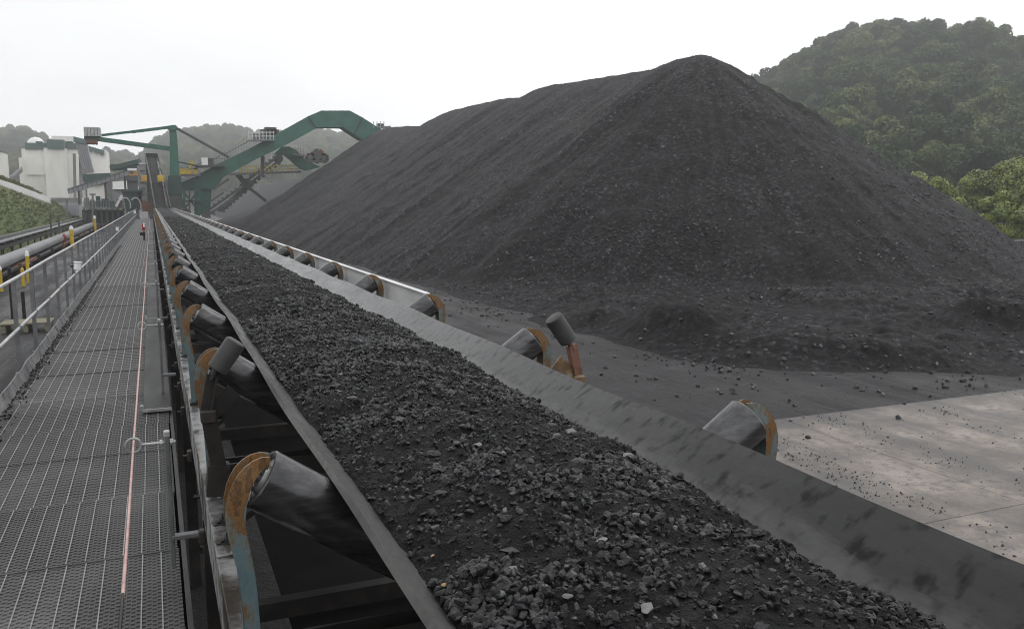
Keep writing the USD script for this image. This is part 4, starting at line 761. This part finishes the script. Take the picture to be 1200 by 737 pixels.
for a, b in (((276, 182.5), (287, 194)), ((306, 167), (316, 179)), ((345, 145.5), (355, 158)), ((384, 130), (384, 149.2)), ((403, 130), (401, 149.2)), ((437, 146), (430, 166))): part(rc, 'weld_seam', MB().beam(at(*a, YR - .02), at(*b, YR - .02), .05, .07), 'green_paint_look')
for k in range(14):
    t_ = k / 13; q = at(330 + 44 * t_, 154 - 24 * t_, YR + .3); part(rc, 'ridge_post', MB().beam(q, q + [0, 0, .8], .045, .045), 'grey_look') if k < 0 else None
A = at(445, 160, YR); part(rc, 'far_leg', MB().beam(A + [0, 1.3, 0], (49, YR + 1.3, 0), 2.4, 2.6), 'green_paint_look')
part(rc, 'near_leg', MB().poly(op([(231, 205), (249, 205), (246, 252), (233, 252)], YR + .4), (0, 1.6, 0)), 'green_paint_look')
part(rc, 'portal_box', MB().poly(op([(205, 217), (232, 206), (250, 207), (250, 222), (222, 224), (205, 222)], YR + .2), (0, 2.2, 0)), 'green_paint_look')
part(rc, 'leg', MB().poly(op([(228, 222), (236, 222), (234, 256), (228, 256)], YR - 2), (0, 1.0, 0)), 'green_paint_look')
part(rc, 'bogie_frame', MB().poly(op([(197, 226), (212, 224), (216, 243), (204, 243)], YR - 1), (0, 1.4, 0)), 'dark_green_look')
curl = op([(318, 183), (330, 172), (339, 172), (347, 176), (356, 185), (363, 190), (376, 196), (360, 200), (352, 197), (342, 188), (334, 181.5), (325, 180)], YR + 4)
part(rc, 'boom_support', MB().poly(curl, (0, 1.6, 0)), 'green_paint_look')
dk = part(rc, 'girder_platform', MB().beam(at(290, 165, YR - .8), at(322, 164.6, YR - .8), 1.4, .18), 'grey_look')
for k in range(8): q = at(292 + 4.1 * k, 165, YR - 1.4); part(dk, 'rail_post', MB().beam(q, q + [0, 0, 1.25], .07, .07), 'white_plate_look')
part(dk, 'rail', MB().beam(at(291, 155.3, YR - 1.4), at(322, 155.3, YR - 1.4), .08, .08), 'white_plate_look'); part(dk, 'rail', MB().beam(at(291, 159.8, YR - 1.4), at(322, 159.8, YR - 1.4), .06, .06), 'white_plate_look')
for u0, v0, u1, v1 in ((297, 157, 303, 164), (306, 152, 317, 162), (311, 149.5, 324, 158), (318, 152, 327, 158)): part(rc, 'drive_unit', wall_box(MB(), u0, v0, u1, v1, YR + .6, 1.6), 'machine_look')
for k in range(26):
    t = k / 25; q = at(254 + 40 * t, 193 - 27 * t, YR + .2); 
    if k % 2 == 0: part(rc, 'stair_post', MB().beam(q - [0, 0, .3], q + [0, 0, 1.0], .05, .05), 'grey_look')
part(rc, 'stair_rail', MB().beam(at(254, 185, YR + .2), at(294, 158.3, YR + .2), .06, .06), 'grey_look')
part(rc, 'machine_deck', MB().beam(at(228, 195.5, YR - .5), at(263, 194.6, YR - .5), 2.6, .25), 'machine_look')
part(rc, 'electrical_cabinet', wall_box(MB(), 237, 185, 243.5, 194.6, YR - .6, 1.0), 'white_paint_look'); part(rc, 'control_house', wall_box(MB(), 244, 185.5, 250, 194.8, YR - .2, 1.4), 'machine_look')
for k in range(6): part(rc, 'deck_post', wall_box(MB(), 251 + 3 * k, 186, 251.4 + 3 * k, 194.6, YR + .2, .06), 'grey_look')
part(rc, 'deck_rail', wall_box(MB(), 251, 186, 268, 186.6, YR + .2, .06), 'grey_look')
yr = part(rc, 'yellow_gantry', wall_box(MB(), 211, 204.6, 235, 206, YR - 1.2, 1.5), 'grey_look')
for (u0, v0, u1, v1) in ((211, 198, 217, 204.5), (222, 189, 227, 194.5), (222, 194.8, 224, 204.5), (226, 197, 231, 204), (217, 200, 222, 204), (212, 197.6, 232, 198.3)): part(yr, 'yellow_panel', wall_box(MB(), u0, v0, u1, v1, YR - 1.3, .12), 'yellow_look')
cab = part(rc, 'cabin', wall_box(MB(), 193.5, 211, 198, 223, YR - 2, 1.5), 'grey_look')
part(rc, 'landing', MB().beam(at(193, 223.3, YR - 2.2), at(206.5, 223.3, YR - 2.2), 1.2, .18), 'galv_look'); part(rc, 'landing', MB().beam(at(198, 208.3, YR - 2.0), at(216, 208.0, YR - 2.0), 1.2, .18), 'galv_look')
for u in (193.4, 199, 206.2): part(rc, 'landing_post', MB().beam(at(u, 223, YR - 2.8), at(u, 213.5, YR - 2.8), .09, .09), 'galv_look')
part(rc, 'landing_rail', MB().beam(at(193.4, 213.6, YR - 2.8), at(206.2, 213.6, YR - 2.8), .08, .08), 'galv_look')
yg = part(rc, 'walk_platform', MB().beam(at(268, 204.5, YR + 6), at(352, 201.5, YR + 6), 1.2, .28), 'grey_look')
for k in range(22): q = at(282 + 3.3 * k, 203.7 - .11 * k, YR + 5.3); part(yg, 'rail_post', MB().beam(q, q + [0, 0, 1.05], .07, .07), 'yellow_look')
part(yg, 'rail', MB().beam(at(282, 196, YR + 5.3), at(351, 193.7, YR + 5.3), .10, .10), 'yellow_look'); part(yg, 'rail', MB().beam(at(282, 200, YR + 5.3), at(351, 197.7, YR + 5.3), .08, .08), 'yellow_look')
part(rc, 'hanger', MB().beam(at(308, 183, YR + 2), at(307, 206, YR + 2), .45, .45), 'machine_look')
def scraper(a, b, y, w, h, n, lab, s):
    st = holder(rc, 'scraper_boom', lab); p, q = at(*a, y), at(*b, y + s)
    up = np.cross(q - p, [0, 1, 0]); up /= np.linalg.norm(up); up = up if up[2] > 0 else -up
    for o in (-.5, .5): part(st, 'boom_beam', MB().beam(p + up * h * .35 + [0, o * w, 0], q + up * h * .35 + [0, o * w, 0], .25, .3), 'machine_look'); part(st, 'boom_beam', MB().beam(p - up * h * .35 + [0, o * w, 0], q - up * h * .35 + [0, o * w, 0], .2, .25), 'machine_look')
    for k in range(n):
        c = p + (q - p) * (k + .5) / n
        part(st, 'flight', MB().beam(c - up * (h * .95), c - up * h * .3, .18, w * 1.2, (0, 1, 0)), 'machine_look'); part(st, 'flight', MB().beam(c + up * h * .3, c + up * (h * .85), .14, w * 1.2, (0, 1, 0)), 'machine_look')
    part(st, 'sprocket', MB().lathe([(-w * .3, 0), (-w * .3, h * .8), (w * .3, h * .8), (w * .3, 0)], q, (0, 1, 0), 12), 'machine_look')
scraper((284, 219), (326, 186), YR + 8, 1.6, .8, 9, 'dark upper scraper chain boom hanging inside the arch', 0)
scraper((240, 252), (292, 216), YR + 12, 1.6, .8, 10, 'dark lower scraper chain boom over the far coal heap', 0)
scraper((258, 247), (286, 222), YR + 9, 1.2, .55, 7, 'short lowest scraper boom with teeth', 0)
part(rc, 'link_arm', MB().beam(at(278, 204, YR + 7), at(290, 219, YR + 7), .5, .7), 'machine_look'); part(rc, 'link_arm', MB().beam(at(290, 219, YR + 7), at(312, 236, YR + 7), .3, .4), 'machine_look')
part(rc, 'counterweight_box', wall_box(MB(), 295, 218.5, 303, 223, YR + 8, .8), 'white_paint_look')
part(rc, 'end_platform', MB().beam(at(343, 181.5, YR + 3), at(357, 183, YR + 3), 1.5, .25), 'grey_look')
for k in range(5): q = at(343.5 + 3 * k, 181.3, YR + 2.4); part(rc, 'end_post', MB().beam(q, q + [0, 0, .9], .06, .06), 'grey_look')
part(rc, 'head_platform', MB().beam(at(437, 150, YR + 1), at(456, 149.3, YR + 1), 1.8, .25), 'grey_look')
for k in range(4): q = at(438 + 4 * k, 150, YR - .2); part(rc, 'head_post', MB().beam(q, q + [0, 0, .9], .08, .08), 'galv_look')
part(rc, 'head_motor', wall_box(MB(), 443, 145, 450, 150, YR + .5, 1.0), 'machine_look')
for (a, b, w, m) in (((214, 224), (232, 246), .22, 'dark_green_look'), ((232, 224), (214, 248), .22, 'dark_green_look'), ((200, 226), (216, 252), .18, 'machine_look'), ((216, 222), (216, 256), .3, 'green_paint_look'), ((222, 222), (222, 255), .2, 'machine_look'), ((206, 236), (246, 236), .22, 'dark_green_look'),
        ((196, 240), (206, 224), .12, 'galv_look'), ((250, 222), (268, 210), .3, 'machine_look'), ((240, 240), (262, 226), .2, 'machine_look'), ((246, 250), (276, 232), .25, 'machine_look'), ((209, 215), (209, 254), .15, 'galv_look'), ((211, 215), (211, 254), .15, 'galv_look'), ((226, 210), (244, 222), .2, 'dark_green_look')):
    part(rc, 'brace', MB().beam(at(*a, YR - 2.2), at(*b, YR - 2.2), w, w), m)
for k in range(12): part(rc, 'ladder_rung', MB().beam(at(209, 217 + 3.1 * k, YR - 2.25), at(211, 217 + 3.1 * k, YR - 2.25), .05, .05), 'galv_look')
for u, v, r in ((219, 243, .5), (241, 246, .5), (203, 246, .4)): part(rc, 'travel_wheel', MB().lathe([(-.15, 0), (-.15, r), (.15, r), (.15, 0)], at(u, v + 6, YR - 2.4), (0, 1, 0), 14), 'machine_look')
for a, b in (((262, 189), (310, 163)), ((215, 206), (258, 191))): part(rc, 'cable', MB().tube(at(*a, YR - .3) + [0, 0, .8], at(*b, YR - .3) + [0, 0, .8], .05, 5), 'machine_look')
ch = thing('scraper_head', 'rusty orange-brown chain scraper head on the pile shoulder', 'scraper', at(370, 190, YR - 6))
for u, v, r in ((364, 185, .42), (372.5, 183, .62), (379.5, 185.5, .42)):
    c = at(u, v, YR - 6); part(ch, 'sprocket', MB().lathe([(-.25, 0), (-.25, r * .8), (.25, r * .8), (.25, 0)], c, (.3, 1, 0), 10), 'machine_look')
    for a in range(7): g = a * .9; part(ch, 'blade', MB().beam(c + np.array([math.cos(g), 0, math.sin(g)]) * r * .8, c + np.array([math.cos(g), 0, math.sin(g)]) * r * 1.5, .6, .22, (0, 1, 0)), 'rust_look' if a % 2 else 'machine_look')
part(ch, 'frame', MB().beam(at(359, 189.5, YR - 6), at(384, 189, YR - 6), .5, .3), 'machine_look')

# ------------------------------------------------------------------ green stacker mast with counterweight
YS = 113.0
sk = thing('stacker', 'green mast with tie rods and a grey counterweight boom', 'stacker', at(203, 215, YS))
part(sk, 'mast', MB().poly([at(198.5, 148.5, YS), at(206, 147.5, YS), at(208, 165, YS), at(210.5, 209, YS), at(199, 209, YS), at(199, 165, YS)], (0, 1.4, 0)), 'green_paint_look')
part(sk, 'mast_base', MB().poly([at(197, 206, YS - .3), at(212, 206, YS - .3), at(214, 228, YS - .3), at(197, 228, YS - .3)], (0, 2.2, 0)), 'dark_green_look')
part(sk, 'mast_cap', MB().poly([at(196.5, 150.5, YS - .2), at(199.5, 147, YS - .2), at(206, 146.7, YS - .2), at(209, 150.5, YS - .2), at(205, 153, YS - .2), at(199, 153, YS - .2)], (0, 1.8, 0)), 'green_paint_look')
part(sk, 'counter_boom', MB().beam(at(99, 161, YS + .7), at(199, 174.5, YS + .7), 1.2, .48), 'green_paint_look')
part(sk, 'tie_rod', MB().beam(at(119, 158.8, YS + .4), at(199, 149.3, YS + .4), .28, .28), 'green_paint_look'); part(sk, 'tie_rod', MB().beam(at(155, 154.8, YS + .4), at(199, 149.3, YS + .4), .34, .34), 'green_paint_look')
part(sk, 'tie_rod', MB().beam(at(207, 150.5, YS + .4), at(268, 184.5, YS + 6), .24, .24), 'machine_look')
cw = part(sk, 'counterweight', wall_box(MB(), 98.5, 149.5, 117, 159.5, YS - .4, 2.4), 'galv_look'); part(cw, 'rust_block', wall_box(MB(), 101, 164, 113.5, 168.5, YS - .2, 1.8), 'rust_look')
for k in range(4): part(cw, 'slab_gap', wall_box(MB(), 102 + 4 * k, 150, 102.5 + 4 * k, 159, YS - .46, .06), 'grey_look')
part(cw, 'cradle', wall_box(MB(), 99.5, 159.4, 114, 164, YS - .1, 1.9), 'dark_green_look')
part(sk, 'pedestal', MB().bbox((at(197, 226, YS)[0], YS - .2, -.1), (at(213, 226, YS)[0], YS + 2, at(213, 226, YS)[2])), 'machine_look')
part(sk, 'rod_stay', MB().beam(at(209, 190, YS + .4), at(238, 196, YS + 5), .16, .16), 'dark_green_look')
# rail edge along the stockpile and small yard pieces
q = onz(1190, 300, 0); t = thing('concrete_block', 'low dark block wall at the right picture edge behind the pile', 'block wall', q)
for i in range(3):
    for j in range(2): part(t, 'block', MB().soft((q[0] - 1.2 + 1.5 * i + .4 * j, q[1], .28 + .55 * j - .05), (1.46, .8, .53), .03), 'block_look')

# ------------------------------------------------------------------ hills and woods
def be(u, v): r = ray(u, v); return math.atan2(r[0], r[1]), r[2] / math.hypot(r[0], r[1])
def hill(name, line, R, r0, r1, lab, seed, th, amp):
    B, E_ = np.array([be(*p) for p in line]).T
    H = np.maximum(E_ * R + EYE[2] - th, 3)
    def fz(b, r):
        h = np.interp(b, B, H); rr = r / R
        up = np.clip((r - r0) / (R - r0), 0, 1); up = .5 * up + .5 * sstep(0, 1, up); dn = 1 - .6 * sstep(R, r1, r)
        x, y = r * np.sin(b), r * np.cos(b)
        return h * np.where(r < R, up, dn) * (1 + amp * fb(x, y, 6.0 / R, 4, seed) * np.where(r < R, 1 - up * .85, 1)) - 1.0
    bs, rs = np.linspace(B[0], B[-1], 130), np.concatenate([np.linspace(r0, R, 40), np.linspace(R * 1.02, r1, 10)])
    v, f = grid(bs, rs, fz); v = np.stack([v[:, 1] * np.sin(v[:, 0]), v[:, 1] * np.cos(v[:, 0]), v[:, 2]], 1)
    solo(name, (v, f), 'forest_floor_look', lab, kind='structure', smooth=True)
    return B, fz
def tree_proto(seed, H, n, leaf, spread=.42):
    r = np.random.default_rng(seed); cen, rad = [], []
    for k in range(12):
        a = r.uniform(0, 6.28); z = H * r.uniform(.38, .9); q = spread * H * math.sqrt(max(0, 1 - ((z / H - .58) / .46) ** 2)) * r.uniform(.2, .8); cen.append((q * math.cos(a), q * math.sin(a), z)); rad.append(H * r.uniform(.11, .2))
    cen, rad = np.array(cen), np.array(rad); k = r.integers(0, 12, n); d = r.normal(size=(n, 3)); d /= np.linalg.norm(d, axis=1, keepdims=True); d[:, 2] = np.where(d[:, 2] < -.3, -d[:, 2], d[:, 2])
    p = cen[k] + d * (rad[k] * r.uniform(.75, 1.08, n))[:, None]; nn = d + r.normal(0, .5, (n, 3)); a = np.cross(nn, r.normal(size=(n, 3))); a /= np.linalg.norm(a, axis=1, keepdims=True); b = np.cross(nn, a); b /= np.linalg.norm(b, axis=1, keepdims=True)
    s = leaf * r.uniform(.6, 1.3, (n, 1)); v = np.stack([p - a * s, p + b * s * .7, p + a * s, p - b * s * .7], 1).reshape(-1, 3); i = np.arange(n)[:, None] * 4
    f = np.vstack([i + [0, 1, 2], i + [0, 2, 3]])
    tr = MB().path([(0, 0, -1), (.1, 0, H * .35), (.05, .1, H * .75)], [H * .022, H * .016, H * .006], 6)
    for j in range(5): tr.path([(0.08, 0, H * (.3 + .07 * j)), cen[j] * .9 + [0, 0, -.1]], [H * .009, H * .003], 5)
    return (v, f), tr.get()
PRO = [[(a, 'forest_leaf_look'), (b, 'bark_look')] for a, b in (tree_proto(200 + k, 10.0, 1700, .42) for k in range(7))]
def wood(name, B, fz, r0, r1, n, s0, s1, lab, seed):
    r = np.random.default_rng(seed); b = r.uniform(B[0], B[-1], n); d = np.sqrt(r.uniform(r0 ** 2, r1 ** 2, n)); z = fz(b, d)
    x, y = d * np.sin(b), d * np.cos(b)
    instancer('/World/' + name, PRO, None, np.stack([x, y, z], 1), s0 + (s1 - s0) * r.random(n) ** 1.6, r, upright=True); tag('/World/' + name, lab, 'woodland')
lineR = [(700, 240), (780, 190), (850, 120), (890, 93), (905, 80), (930, 62), (950, 51), (975, 41), (1000, 33), (1040, 24), (1080, 24), (1110, 28), (1140, 27), (1165, 33), (1200, 46), (1260, 70), (1400, 130)]
B, fz = hill('hills', lineR, 360, 130, 520, 'rounded wooded hill behind the right side of the pile', 5, 11.5, .4)
wood('hill_forest', B, fz, 140, 400, 2300, .45, 1.35, 'dense deciduous forest covering the right hill', 61)
lineL = [(-250, 150), (-120, 150), (-40, 160), (0, 158), (15, 156), (30, 155), (45, 160), (60, 170), (100, 190), (118, 184), (130, 180), (145, 184), (160, 191), (172, 180), (185, 166), (205, 159), (230, 154), (250, 154), (270, 152.5), (290, 158), (330, 159), (350, 158), (365, 155), (390, 158), (420, 160), (500, 165), (620, 175), (760, 200)]
B, fz = hill('hills', lineL, 780, 330, 1000, 'faint misty wooded hills far behind the plant', 6, 9, .2)
wood('distant_forest', B, fz, 360, 820, 6000, .8, 1.5, 'misty forest on the far hills behind the plant', 62)
nt = [(1085, 215, 62, .9), (1112, 222, 66, 1.0), (1140, 208, 64, 1.0), (1163, 202, 62, 1.1), (1187, 193, 60, 1.1), (1206, 191, 58, 1.2), (1125, 238, 55, .8), (1150, 236, 54, .9), (1178, 230, 52, .9), (1200, 222, 50, 1.0), (1226, 200, 54, 1.2), (1100, 245, 60, .7), (1058, 205, 75, 1.0), (1135, 258, 50, 1), (1160, 252, 47, 1), (1185, 262, 45, 1), (1208, 250, 44, 1), (1110, 240, 53, 1)]
desc = ['yellow-green tree where the pile slope meets the wooded hill', 'low yellow-green tree just right of the pile slope', 'bushy yellow-green tree third from the pile slope', 'tall lime-green tree left of the tallest right-edge tree', 'tall bright tree near the right picture edge', 'bright leafy tree cut by the right picture edge', 'low shrubby tree in front of the yellow-green row', 'rounded shrubby tree low behind the pile foot', 'low leafy tree in front of the tallest right-edge tree', 'lowest leafy tree at the right picture edge', 'tree beyond the right picture edge', 'small shrub tree half hidden by the pile slope', 'paler tree farther back at the foot of the wooded hill', 'small bush low against the pile edge, second from its foot', 'small bush below the rounded shrubby tree', 'small bush lowest behind the pile foot', 'small bush by the right picture edge near the block wall', 'small bush where the pile edge hides the tree row']
for (u, v, y, s), lab in zip(nt, desc):
    top = at(u, v, y); H = max(top[2] + .3, 2.0); (cv_, cf), tr = tree_proto(int(u), H, 8000, .085 + .008 * H, .5)
    t = thing('broadleaf_tree', lab, 'tree', (top[0], y, 0)); part(t, 'crown', (cv_ + t.loc, cf), 'near_leaf_look'); part(t, 'trunk', (tr[0] + t.loc, tr[1]), 'bark_look')

# ------------------------------------------------------------------ rain haze
usdkit.material(stage, '/World/Looks/haze_look', {'v': ('principled_volume', {'color': (.965, .975, .985), 'density': .00058, 'anisotropy': .3})}, [], volume='v.volume')
solo('haze', MB().bbox((-1160, -910, -2.4), (1160, 1160, 112)), 'haze_look', 'pale rain haze over the whole yard', 'haze', kind='stuff')
